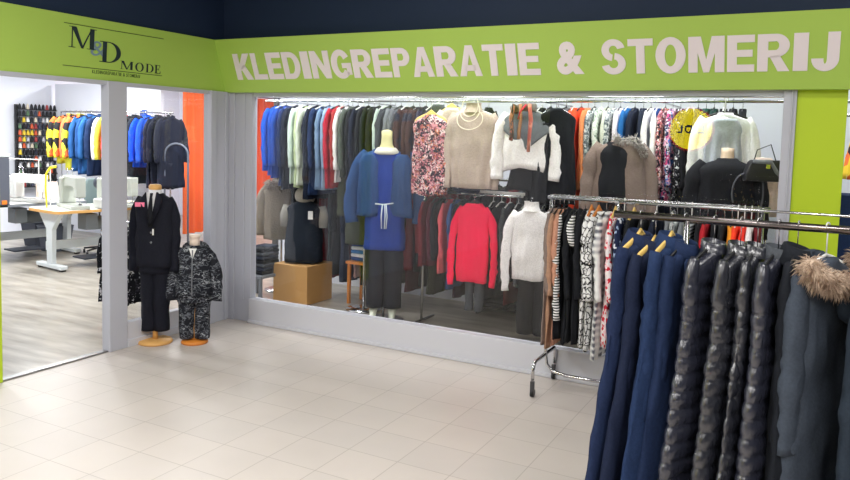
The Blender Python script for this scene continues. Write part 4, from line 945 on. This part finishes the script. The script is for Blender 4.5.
for s in (-1, 1):
    MB().tube([(s * .09, .02, .135), (s * .09, -.02, .10), (s * .092, -.09, .045), (s * .095, -.15, .03)], [(.032, .035), (.036, .04), (.036, .028), (.026, .014)], 12).obj('shoe', plain('pale_shoe', (214, 218, 200), .4), t)
    MB().tube([(s * .09, .035, .11), (s * .09, .04, .018)], [(.02, .02), (.009, .009)], 8).obj('shoe_heel', plain('pale_shoe', (214, 218, 200), .4), t)
# second window mannequin, dark green
t = empty('window_mannequin', 'mannequin with a tilted white neck cap in a dark green coat', 'mannequin', (.86, .98, 0), R(20))
MB().lathe([(0, 0), (.18, 0), (.18, .012), (.03, .02), (0, .02)], n=30).obj('base', CHROME, t)
MB().tube([(0, 0, .01), (0, 0, 1.2)], .014, 10).obj('pole', CHROME, t)
j = jacket(.95, .2, .2, 1.62, OLIVE, t, .6, 41, .06, .05, .09, .1, spread=.03)
MB().tube([(.01, 0, 1.60), (.02, 0, 1.66), (.05, 0, 1.74)], [(.05, .05), (.048, .048), (.058, .05)], 18).obj('neck', plain('white_cap', (226, 228, 240), .45), t)
MB().tube([(-.04, -.10, 1.64), (-.09, -.13, 1.45), (-.13, -.14, 1.2)], [(.012, .03), (.012, .045), (.012, .03)], 10).obj('white_scarf', LBLUE, t)
# black vest bust on a cardboard box
BX = (.17, .95)
o = None
t = empty('cardboard_box', 'tan cardboard box on the shop floor under the black vest bust', 'box', (.10, 1.0, 0), 0)
B(span(-.24, .20, -.22, .22, 0, .40)).obj('carton', plain('cardboard', (196, 150, 92), .8, bump=.1), t, False, .004)
B(span(-.242, .202, -.03, .03, .398, .402), span(-.242, -.24, -.03, .03, .3, .4)).obj('tape', plain('tape', (206, 170, 116), .35), t, False)
t = empty('bust_form', 'bust form in a black vest and beige hood on the cardboard box', 'mannequin', (.11, .97, .402), R(22))
P = dict(DEF); P.update(w=.19, L=.64, hem=.20, th=.10, hth=.12, drop=0, neck=.08, fold=.004, sl=0)
m = make_body(P, 51); m.v = [(v[0], v[1], v[2] + .655) for v in m.v]; m.obj('vest', cloth((24, 32, 44)), t)
rings = []
for i in range(11):
    a = math.pi * i / 10; rr = math.sin(a) * .105 + .003
    rings.append([(rr * (1 + .1 * math.sin(3 * q)) * math.cos(q), rr * .8 * math.sin(q), .71 + .10 * math.cos(a)) for q in [2 * math.pi * m_ / 20 for m_ in range(20)]])
MB().loft(rings).obj('hood', cloth((156, 150, 138)), t)
B(((.10, -.135, .52), (.05, .004, .085))).obj('price_card', WHITEP, t, False)
for s in (-1, 1):
    MB().tube([(s * .18, 0, .60), (s * .205, -.01, .5), (s * .2, -.02, .38)], [(.05, .05), (.05, .055), (.045, .05)], 12).obj('sleeve', cloth((150, 146, 138)), t)
# beige fur coat + stand
t = empty('fur_jacket', 'beige fake fur jacket on a stand left of the black vest bust', 'jacket', (-.42, 1.25, 0), R(35))
j = jacket(.62, .2, .2, 1.20, plain('plush_beige', (150, 138, 122), .9, bump=.9, bscale=60), t, .5, 55, .06, .055, .09, .1, name='body')
tufts(MB(), [((.13 * math.cos(a), .10 * math.sin(a), 1.19), .05) for a in [R(30 * i) for i in range(13)]], 700, .05, .006, random.Random(9)).obj('fur_collar', plain('fur_dim', (160, 148, 132), .9), t)
MB().tube([(0, 0, .01), (0, 0, 1.1)], .014, 10).obj('stand_pole', CHROME, t); MB().lathe([(0, 0), (.18, 0), (.18, .012), (0, .02)]).obj('stand_base', CHROME, t)
# display table with jeans
t = empty('display_table', 'small grey display table carrying dark jeans at the left of the window', 'table', (-.33, .80, 0))
B(span(-.22, .22, -.25, .2, .26, .29)).obj('tabletop', GREYC, t, False, .004)
for sx in (-.19, .19):
    for sy in (-.22, .17): B(span(sx - .015, sx + .015, sy - .015, sy + .015, 0, .26)).obj('leg', GREYC, t, False)
for k, (dx, dy, n_, m) in enumerate([(-.1, -.08, 6, GREYD), (.1, -.1, 7, BLACK2), (0, .1, 7, DENIM)]):
    for j in range(n_):
        P = MB().box((0, 0, .02), (.19 + .01 * ((j * 7) % 3), .17, .036), R((j * 37) % 14 - 7))
        o = P.obj('folded_jeans', (GREYD, BLACK2, cloth((50, 56, 70)))[(j + k) % 3], None, False, .012, loc=(-.33 + dx, .80 + dy, .29 + .039 * j))
        tag(o, 'folded dark jeans in a pile on the grey display table', 'jeans', 'folded jeans on the grey display table')
# folded tops beside the box
t = empty('display_stool', 'wooden stool with folded blue and white tops beside the box', 'stool', (.72, 1.25, 0))
B(span(-.17, .17, -.15, .15, .42, .45)).obj('seat', ORWOOD, t, False, .004)
for sx in (-.14, .14):
    for sy in (-.12, .12): B(span(sx - .015, sx + .015, sy - .015, sy + .015, 0, .42)).obj('leg', ORWOOD, t, False)
for j, (c, lb) in enumerate([((40, 70, 140), 'dark blue folded top at the bottom of the stool pile'), ((230, 232, 238), 'white folded top low in the stool pile'), ((60, 120, 180), 'mid blue folded top in the stool pile'), ((225, 230, 235), 'white folded top high in the stool pile'), ((30, 60, 130), 'navy folded top near the top of the stool pile'), ((180, 200, 70), 'lime folded top on top of the stool pile')]):
    o = MB().box((0, 0, .02), (.27, .22, .036), R(j * 5 - 10)).obj('folded_jumper', cloth(c), None, False, .012, loc=(.72, 1.25, .45 + .039 * j)); tag(o, lb, 'shirt')
# pale scarf / maroon dress / others left
rail('low chrome rail along the back with a long row of dark clothes', (-.30, 1.45, 1.36), (4.5, 1.45, 1.36), posts=(.0, .33, .66, 1.0))
DK = [('black', BLACKC), ('charcoal', BLACK2), ('dark navy', NAVYD), ('maroon', MAROON), ('dark olive', OLIVE), ('dark grey', GREYD), ('plum', cloth((60, 24, 40))), ('blue black', cloth((26, 34, 52))), ('dark red', DRED), ('denim blue', cloth((40, 56, 86)))]
PL = ['left of the cardboard box', 'above the black vest bust', 'behind the blue coat mannequin', 'behind the floral top', 'behind the bright pink shirt', 'behind the white turtleneck', 'behind the far rack']
for i in range(52):
    x = -.24 + i * .09; cn, m = DK[(i * 7 + i // 10) % 10] if i % 3 else DK[0]
    if i == 9: cn, m = 'pale pink', cloth((224, 190, 190))
    place = PL[0 if x < .1 else 1 if x < .6 else 2 if x < 1.3 else 3 if x < 1.8 else 4 if x < 2.5 else 5 if x < 3.0 else 6]
    nm = ('dress', 'coat', 'shirt')[i % 3]; L = (1.05, 1.12, .9)[i % 3] if i > 2 else .7
    lab = f'{cn} {nm} on the back rail {place}'
    garment(nm, lab, nm, (x, 1.45, 1.372), R(90 + (i % 3) * 5 - 5), m, f'{cn} {nm} row {place}', 'black', clip(lab, 10), 'hangers on the low back rail', w=.19, L=L, hem=.22, th=.028, hth=.034, sr=.036, cuff=.032, sl=.5, drop=.075, spread=.01, nth=28)
disp(1.62, 1.30, 1.05, 'jumper', 'dark red jumper hanging between the blue coat and the pole', 'jumper', DRED, 15, None, w=.2, L=.62, hem=.2, sl=.72, sr=.05, cuff=.04, th=.05, hth=.06, spread=.06, drop=.04)

# ------------------------------------------------------------------ right end beyond the green panel
rail('chrome rail beyond the green panel with colourful clothes', (5.0, .45, 1.98), (5.55, .45, 1.98), posts=(.9,))
for x, m, lab, L in ((5.08, ramp_cloth('bright_pattern', 'voronoi', 14, [(0, (240, 200, 60)), (.4, (60, 40, 50)), (.6, (230, 110, 60)), (.8, (236, 232, 225))]), 'colourful patterned shirt beyond the green panel', .35), (5.17, NAVYC, 'navy shirt beyond the green panel', .9), (5.26, NAVYD, 'dark navy shirt beyond the green panel', .9)):
    garment('shirt', lab, 'shirt', (x, .45, 1.992), R(90), m, None, 'black', clip(lab, 9), 'hangers beyond the green panel', w=.19, L=L, sl=.3 if L < .5 else .5)
o = B(span(4.93, 5.3, .3, .6, .0, 1.45)).obj('navy_curtain', NAVYC, smooth=False); tag(o, 'navy covered display block behind the green panel', 'display block')

# ------------------------------------------------------------------ sewing room behind the left doorway
# orange fitting-room curtains (x = -4.2 plane)
def curtain(y0, y1, label, mat):
    t = empty('curtain', label, 'curtain', (-4.2, 0, 0))
    n = 90; lo = []; mb = MB(); vs = []; fs = []
    for i in range(n + 1):
        y = y0 + (y1 - y0) * i / n; dx = .035 * math.sin(i / n * (y1 - y0) / .085 * math.pi) * (1 if i % 1 == 0 else 1)
        for z, k in ((2.38, .55), (1.4, 1.), (.09, 1.15)):
            vs.append((dx * k, y, z)); vs.append((dx * k - .006, y, z))
    for i in range(n):
        a = i * 6; b = a + 6
        for q in (0, 2): fs += [(a + q, a + q + 2, b + q + 2, b + q), (a + q + 1, b + q + 1, b + q + 3, a + q + 3)]
    mb.add(vs, fs); mb.obj('cloth_panel', mat, t)
    return t
OC = cloth((244, 112, 62), var=.06)
curtain(3.42, 4.05, 'orange fitting room curtain seen through the left doorway', OC)
curtain(5.12, 5.72, 'orange fitting room curtain seen through the shop window', cloth((236, 84, 36), var=.06))
t = empty('curtain_rail', 'chrome rail carrying the orange fitting room curtains', 'curtain rail', (-4.2, 0, 0)); MB().tube([(0, 3.0, 2.40), (0, 5.98, 2.40)], .014, 10).obj('rod', CHROME, t)
for y in (3.02, 4.5, 5.97): MB().tube([(0, y, 2.40), (0, y, 2.95)], .008, 8).obj('ceiling_bracket', CHROME, t)
struct('wall_fitting_room', B(span(-4.30, -4.24, 4.15, 5.08, 0, 2.3), span(-4.24, -4.15, 4.15, 4.22, 0, 2.3)), plain('fitting_board', (196, 190, 186), .7))
struct('wall_fitting_back', B(span(-6.9, -4.35, 3.10, 3.16, 0, 2.5)), WALLW)
# product strip beside curtain
t = empty('display_strip', 'narrow hanging display strip of small packets by the orange curtain', 'display', (-2.75, 2.75, 0))
B(span(-.006, .006, -.01, .01, 0, 1.95)).obj('strip_post', WHITEP, t, False)
MB().lathe([(0, 0), (.16, 0), (.16, .015), (0, .02)]).obj('base', WHITEP, t)
for i in range(9):
    z = 1.9 - i * .14
    B(((.02, -.02, z), (.12, .02, .11))).obj('packet', (plain('packet_a', (226, 222, 214), .5), plain('packet_b', (40, 40, 44), .5), plain('packet_c', (214, 190, 150), .5))[i % 3], t, False, .002)

# back rail with work coats
WY, WZ = 2.2, 2.0
rail('floor standing rail at the back of the sewing room full of work clothes', (-5.5, WY, WZ), (-3.12, WY, WZ), posts=(.0, .98))
for i, (x, m, lab, L, nm) in enumerate([
    (-5.62, HIVIS, 'hi vis yellow and orange work jacket at the left end of the workroom rail', .62, 'work_jacket'), (-5.50, HIVIS, 'second hi vis work jacket on the workroom rail', .72, 'work_jacket'), (-5.38, cloth((232, 112, 70)), 'orange work jacket on the workroom rail', .6, 'work_jacket'),
    (-5.27, HIVIS, 'hi vis jacket left of the blue overalls', .8, 'work_jacket'), (-5.15, cloth((36, 84, 140)), 'blue overall on the workroom rail', .82, 'overall'), (-5.03, cloth((30, 70, 124)), 'denim blue overall on the workroom rail', .86, 'overall'), (-4.92, cloth((40, 92, 150)), 'lighter blue overall left of the white doorway post', .84, 'overall'),
    (-4.80, cloth((24, 44, 80)), 'dark blue overall behind the white doorway post', .86, 'overall'), (-4.68, WHITEC, 'white work coat behind the doorway post', .6, 'work_coat'), (-4.56, cloth((190, 196, 70)), 'lime work coat behind the doorway post', .6, 'work_coat'), (-4.44, cloth((238, 80, 74)), 'coral red jacket right of the doorway post', .72, 'jacket'),
    (-4.32, cloth((240, 96, 84)), 'second coral jacket right of the doorway post', .66, 'jacket'), (-4.20, cloth((34, 44, 54)), 'dark petrol jacket right of the coral ones', .92, 'jacket'), (-4.08, cloth((28, 36, 46)), 'blue black jacket in the workroom row', .95, 'jacket'), (-3.97, cloth((40, 50, 58)), 'dark slate jacket left of the royal blue one', .95, 'jacket'),
    (-3.85, cloth((22, 84, 214)), 'royal blue jacket on the workroom rail', .70, 'jacket'), (-3.74, cloth((36, 92, 206)), 'second royal blue jacket on the workroom rail', .6, 'jacket'), (-3.62, cloth((28, 34, 52)), 'navy coat right of the royal blue jackets', .98, 'coat'), (-3.50, cloth((24, 28, 44)), 'dark navy coat near the right end of the workroom rail', 1.0, 'coat'), (-3.38, cloth((30, 34, 50)), 'last navy coat at the right end of the workroom rail', .98, 'coat')]):
    garment(nm, lab, 'coat' if 'coat' in nm else 'jacket', (x + .22, WY, WZ + .012), R(90 + (i % 3) * 5 - 5), m, 'clothes on the workroom rail', 'black', clip(lab, 10), 'hangers on the workroom rail', w=.21, L=L, hem=.24, th=.045, hth=.05, sr=.05, cuff=.045, drop=.08, collar='stand' if i % 2 else None)

# thread rack on the left wall
t = empty('thread_rack', 'black wall rack full of coloured thread cones at the back', 'rack', (-6.95, 2.87, 0))
TX = [2.40, 3.30]
for z in [.75 + .108 * i for i in range(13)]:
    B(span(0, .10, -.46, .46, z - .012, z)).obj('shelf', BLACKP, t, False)
for y in (-.46, .46): B(span(0, .04, y - .02, y + .02, .7, 2.12)).obj('side_post', BLACKP, t, False)
TC = [(240, 240, 236), (30, 30, 34), (190, 190, 196), (60, 70, 90), (230, 200, 60), (214, 96, 60), (90, 120, 90), (40, 44, 60), (160, 60, 60), (226, 214, 190)]
cone = None; rnd = random.Random(5)
for r_ in range(13):
    z = .75 + .108 * r_
    for c_ in range(13):
        y = 2.87 - .42 + c_ * .07
        m = plain('thread', TC[1 if rnd.random() < .45 else rnd.randrange(len(TC))], .7)
        mk = ('cone', m.name)
        if mk not in HMESH:
            ob = MB().lathe([(0, 0), (.030, 0), (.028, .01), (.018, .075), (.010, .08), (.010, .09), (0, .09)], n=10).obj('thread_cone', m); HMESH[mk] = ob.data; 
        else:
            ob = bpy.data.objects.new('thread_cone', HMESH[mk]); COL.objects.link(ob)
        ob.location = (-6.895, y, z)
        tag(ob, 'thread cone standing on the black wall rack at the back', 'thread', 'thread cones on the wall rack')

# sewing tables
PGREY = plain('machine_grey_paint', (214, 220, 220), .45); DBOX = plain('motor_grey', (120, 126, 130), .5); BDARK = plain('machine_dark', (60, 66, 78), .5)
def sewing_table(label, x, y, rz, L=1.15, D=.62, edge=WOOD):
    """long side along local Y, near-left corner end at local -Y"""
    t = empty('sewing_table', label, 'table', (x, y, 0), rz)
    mb = MB(); pts = []
    for cx, cy, a0 in ((D / 2 - .08, -L / 2 + .08, -90), (D / 2 - .08, L / 2 - .08, 0), (-D / 2 + .08, L / 2 - .08, 90), (-D / 2 + .08, -L / 2 + .08, 180)):
        pts += [(cx + .08 * math.cos(R(a0 + 90 * i / 6)), cy + .08 * math.sin(R(a0 + 90 * i / 6))) for i in range(7)]
    n = len(pts)
    MB().loft([[(p[0], p[1], .715) for p in pts], [(p[0], p[1], .748) for p in pts]]).obj('tabletop', edge, t, False)
    MB().loft([[(p[0] * .975, p[1] * .985, .748) for p in pts], [(p[0] * .975, p[1] * .985, .752) for p in pts]]).obj('laminate', plain('laminate', (226, 226, 220), .35), t, False)
    for s in (-1, 1):
        yy = s * (L / 2 - .12); leg = MB()
        leg.add([(-.26, yy - .03, .71), (.26, yy - .03, .71), (.07, yy - .03, .50), (.06, yy - .03, .07), (-.06, yy - .03, .07), (-.07, yy - .03, .50),
                 (-.26, yy + .03, .71), (.26, yy + .03, .71), (.07, yy + .03, .50), (.06, yy + .03, .07), (-.06, yy + .03, .07), (-.07, yy + .03, .50)],
                [(0, 1, 2, 3, 4, 5), (11, 10, 9, 8, 7, 6)] + [(i, (i + 1) % 6, 6 + (i + 1) % 6, 6 + i) for i in range(6)])
        leg.obj('leg', PGREY, t, False, .006)
        B(((0, yy, .045), (.60, .09, .05))).obj('foot', PGREY, t, False, .01)
        for q in (-.26, .26): B(((q, yy, .01), (.05, .06, .02))).obj('rubber_foot', BLACKP, t, False)
    B(((-.12, 0, .28), (.05, L - .24, .11))).obj('cross_beam', PGREY, t, False, .006)
    B(((.0, .05, .10), (.30, .42, .02))).obj('treadle', BDARK, t, False, .005)
    MB().tube([(-.05, .02, .53), (-.05, .30, .53)], [.09, .09], 20).obj('motor', DBOX, t)
    B(((.12, -.1, .58), (.2, .16, .2))).obj('control_box', DBOX, t, False, .008)
    return t
MBEIGE = plain('machine_beige', (186, 190, 180), .4)
def machine(label, x, y, rz, z=.753, m=MBEIGE, s=1.):
    t = empty('sewing_machine', label, 'sewing machine', (x, y, z), rz)
    B(((0, 0, .02 * s), (.18 * s, .48 * s, .04 * s))).obj('bed', m, t, False, .01)
    MB().loft([[(a * .07 * s, .18 * s + b * .055 * s, zz * s) for a, b in ((-1, -1), (1, -1), (1, 1), (-1, 1))] for zz in (.04, .15, .30)]).obj('column', m, t, False, .015)
    MB().loft([[(a * .05 * s, yy * s, zz) for a, zz in ((-1, zl * s), (1, zl * s), (1, .32 * s), (-1, .32 * s))] for yy, zl in ((.2, .2), (.05, .22), (-.12, .22), (-.24, .2))]).obj('arm', m, t, False, .015)
    B(((0, -.21 * s, .22 * s), (.09 * s, .08 * s, .2 * s))).obj('head', m, t, False, .01)
    MB().tube([(0, -.21 * s, .13 * s), (0, -.21 * s, .045 * s)], .005 * s, 8).obj('needle_bar', CHROME, t)
    B(((0, -.21 * s, .05 * s), (.03 * s, .04 * s, .012 * s))).obj('presser_foot', CHROME, t, False)
    MB().tube([(0, .245 * s, .24 * s), (0, .285 * s, .24 * s)], .065 * s, 20).obj('handwheel', BDARK, t)
    for q in (-.03, .03):
        MB().lathe([(0, .32 * s), (.006, .32 * s), (.006, .40 * s), (0, .40 * s)], (q, .1 * s, 0)).obj('spool_pin', CHROME, t)
    MB().tube([(.06 * s, 0, .27 * s), (.066 * s, 0, .27 * s)], .028 * s, 14).obj('tension_dial', BDARK, t)
    return t
RT = R(-8)
sewing_table('sewing table with wood edge and white T shaped leg in the workroom', -3.42, 1.10, RT, 1.25, .74)
machine('pale industrial sewing machine near the left end of the wood edged table', -3.40, .84, R(70), s=1.25)
machine('second pale sewing machine close to the doorway post', -3.22, 1.36, R(95), s=1.2)
B_ = B(((0, 0, .06), (.26, .18, .12))).obj('overlock_base', WHITEP, None, False, .015, loc=(-3.1, 1.08, .753)); tag(B_, 'small white accessory box on the wood edged sewing table', 'box')
o = B(((0, 0, .02), (.34, .2, .05))).obj('folded_cloth', cloth((226, 216, 190)), None, False, .01, loc=(-3.42, 1.58, .753)); tag(o, 'cream folded cloth on the wood edged sewing table', 'cloth')
t = empty('measuring_tape', 'yellow hanging tape at the corner of the sewing table', 'tape', (-3.60, .62, .753))
MB().tube([(0, 0, 0), (-.02, .0, .25), (-.01, .0, .42), (.04, .02, .5), (.12, .05, .52)], [(.003, .018)] * 5, 8).obj('tape_band', plain('yellow_tape', (240, 222, 30), .5), t)
MB().tube([(.03, .03, 0), (.03, .03, .5)], .006, 8).obj('stand_rod', WHITEP, t)
# chair behind
t = empty('office_chair', 'grey office chair between the two sewing tables', 'chair', (-4.02, 1.75, 0), R(60))
B(((0, 0, .47), (.42, .42, .07))).obj('seat', GREYC, t, False, .02)
MB().loft([[(a * .2 * s_, .2 + b * .025, z) for a, b in ((-1, -1), (1, -1), (1, 1), (-1, 1))] for z, s_ in ((.62, .8), (.75, 1), (.95, 1), (1.05, .8))]).obj('backrest', plain('chair_teal', (110, 128, 128), .6), t, False, .02)
MB().tube([(0, .2, .47), (0, .23, .7)], .012, 8).obj('back_post', BLACKP, t)
MB().tube([(0, 0, .44), (0, 0, .1)], .022, 10).obj('column', CHROME, t)
for i in range(5):
    a = R(72 * i); MB().tube([(0, 0, .1), (.26 * math.cos(a), .26 * math.sin(a), .07)], [.018, .012], 8).obj('leg', BLACKP, t)
    MB().tube([(.26 * math.cos(a) - .012, .26 * math.sin(a), .028), (.26 * math.cos(a) + .012, .26 * math.sin(a), .028)], .028, 12).obj('castor', BLACKP, t)
# left table with big grey machine
sewing_table('grey topped sewing table at the far left of the workroom', -4.62, .95, R(-8), 1.5, .74, plain('grey_edge', (150, 156, 164), .4))
t = empty('embroidery_machine', 'large grey boxy machine with orange button at the left edge', 'machine', (-4.22, .33, .753), R(-8))
B(span(-.22, .22, -.22, .10, 0.02, .62)).obj('housing', plain('housing_grey', (88, 92, 104), .5), t, False, .012)
B(span(-.23, .23, -.23, .11, .62, .66)).obj('lid', PGREY, t, False, .008)
B(span(-.2, .2, -.2, .08, 0, .02)).obj('plinth', BLACKP, t, False)
B(((.225, .03, .06), (.012, .06, .05))).obj('orange_button', plain('orange_button', (244, 130, 40), .4), t, False, .004)
machine('white sewing machine on the grey topped table', -4.50, .98, R(100), s=1.15, m=WHITEP)
t = empty('thread_stand', 'white thread stand arching over the grey topped table', 'stand', (-4.75, 1.0, .753), R(-8))
MB().tube([(0, -.35, 0), (0, -.35, .58), (0, .28, .55), (0, .28, .0)], .009, 8).obj('frame', WHITEP, t)
MB().tube([(-.1, -.35, .5), (.1, -.35, .5)], .006, 8).obj('cross_arm', WHITEP, t)
o = B(((0, 0, .12), (.06, .3, .24))).obj('paper_sheet_box', plain('cream_box', (240, 222, 206), .7), None, False, .004, loc=(-4.62, 1.34, .753)); tag(o, 'cream carton standing on the grey topped table', 'box')
# stuff under the tables and baskets
for i, (x, y, m, lab) in enumerate([(-4.75, 1.55, plain('bin_grey', (90, 96, 108), .6), 'dark grey bin under the grey topped table'), (-5.35, 1.7, plain('bin_dark', (52, 58, 72), .6), 'blue black bin behind the grey topped table'), (-3.5, 1.9, plain('bin_light', (150, 150, 150), .6), 'light grey bin behind the wood edged table')]):
    t = empty('waste_bin', lab, 'bin', (x, y, 0))
    MB().loft([[(a * r_, b * r_, z) for a, b in ((-1, -1), (1, -1), (1, 1), (-1, 1))] for z, r_ in ((0, .13), (.36, .17))], True, False).obj('bin_body', m, t, False)
    MB().tube([(-.17, -.17, .36), (.17, -.17, .36), (.17, .17, .36), (-.17, .17, .36), (-.17, -.17, .36)], .008, 6).obj('rim', m, t)
# blue notice + red on wall
t = empty('wall_notice', 'blue and yellow notice on the workroom wall', 'notice', (-4.72, 3.085, 1.98)); B(((0, 0, .03), (.14, .01, .12))).obj('blue_half', plain('notice_blue', (40, 90, 180), .6), t, False); B(((0, 0, -.08), (.14, .01, .1))).obj('yellow_half', plain('notice_yellow', (214, 196, 90), .6), t, False)
o = B(((0, 0, 0), (.08, .01, .1))).obj('wall_notice', plain('notice_red', (226, 90, 80), .6), None, False, loc=(-4.42, 3.085, 1.95)); tag(o, 'small red notice on the workroom wall', 'notice')
# mirror arch
t = empty('rack_hoop', 'grey metal hoop rack end in front of the navy coats', 'stand', (-3.0, 2.15, 0), R(30))
MB().tube([(-.16, 0, 0), (-.16, 0, 1.35)] + arc((0, 0, 1.42), .16, 180, 0, 10) + [(.16, 0, 1.35), (.16, 0, 0)], .014, 8).obj('hoop', plain('hoop_grey', (110, 116, 130), .4), t)
MB().tube([(-.22, -.14, .015), (.22, -.14, .015)], .012, 8).obj('foot', plain('hoop_grey', (110, 116, 130), .4), t)
MB().tube([(-.16, -.14, .015), (-.16, .14, .015)], .012, 8).obj('foot', plain('hoop_grey', (110, 116, 130), .4), t)
# low rail right behind the side pane
rail('low rail of dark patterned clothes behind the side pane', (-.72, -.72, .93), (-.36, -.72, .93), posts=(.0, 1.0))
for i in range(4):
    x = -.66 + i * .08
    garment('dress', 'dark patterned dress on the low rail behind the side pane', 'dress', (x, -.72, .942), R(90 + (i % 3) * 4 - 4), (FLORALB, BLACKC, FLORALB, NAVYD)[i % 4] if i % 4 in (0, 2) else FLORALB, 'dark patterned dresses behind the side pane', 'black', 'dark patterned dress behind the side pane', 'hangers behind the side pane', w=.18, L=.64, hem=.21, th=.026, hth=.034, sr=.034, cuff=.03, sl=.3, drop=.075, spread=.01)

# ------------------------------------------------------------------ round yellow sign across the walkway (mirrored in the glass)
t = empty('round_sign', 'round yellow backlit shop sign with blue letters across the walkway', 'sign', (2.86, -8.0, 2.02), 0)
YS = plain('lit_yellow', (236, 214, 20), .5, emit=12); 
def disc(r0, y0, y1, n=48):
    m = MB(); m.loft([[(r0 * math.cos(2 * math.pi * k / n), y, r0 * math.sin(2 * math.pi * k / n)) for k in range(n)] for y in (y0, y1)]); return m
disc(.345, -.04, .03).obj('disc', YS, t, False)
disc(.375, -.05, .02).obj('rim', plain('lit_red', (214, 30, 30), .5, emit=2), t, False)
for ch, a, b in (('L', .22, .12), ('I', .09, .05), ('D', .02, -.1), ('L', -.13, -.22)):
    put_glyph(ch, lambda u_, v_, d_: (-u_, .031 + d_, v_), -a, -b, -.07, .07, .008, plain('sign_blue', (20, 40, 120), .5), t, .03)
MB().tube([(0, -.01, .36), (0, -.01, 1.38)], .012, 8).obj('hanging_rod', CHROME, t)
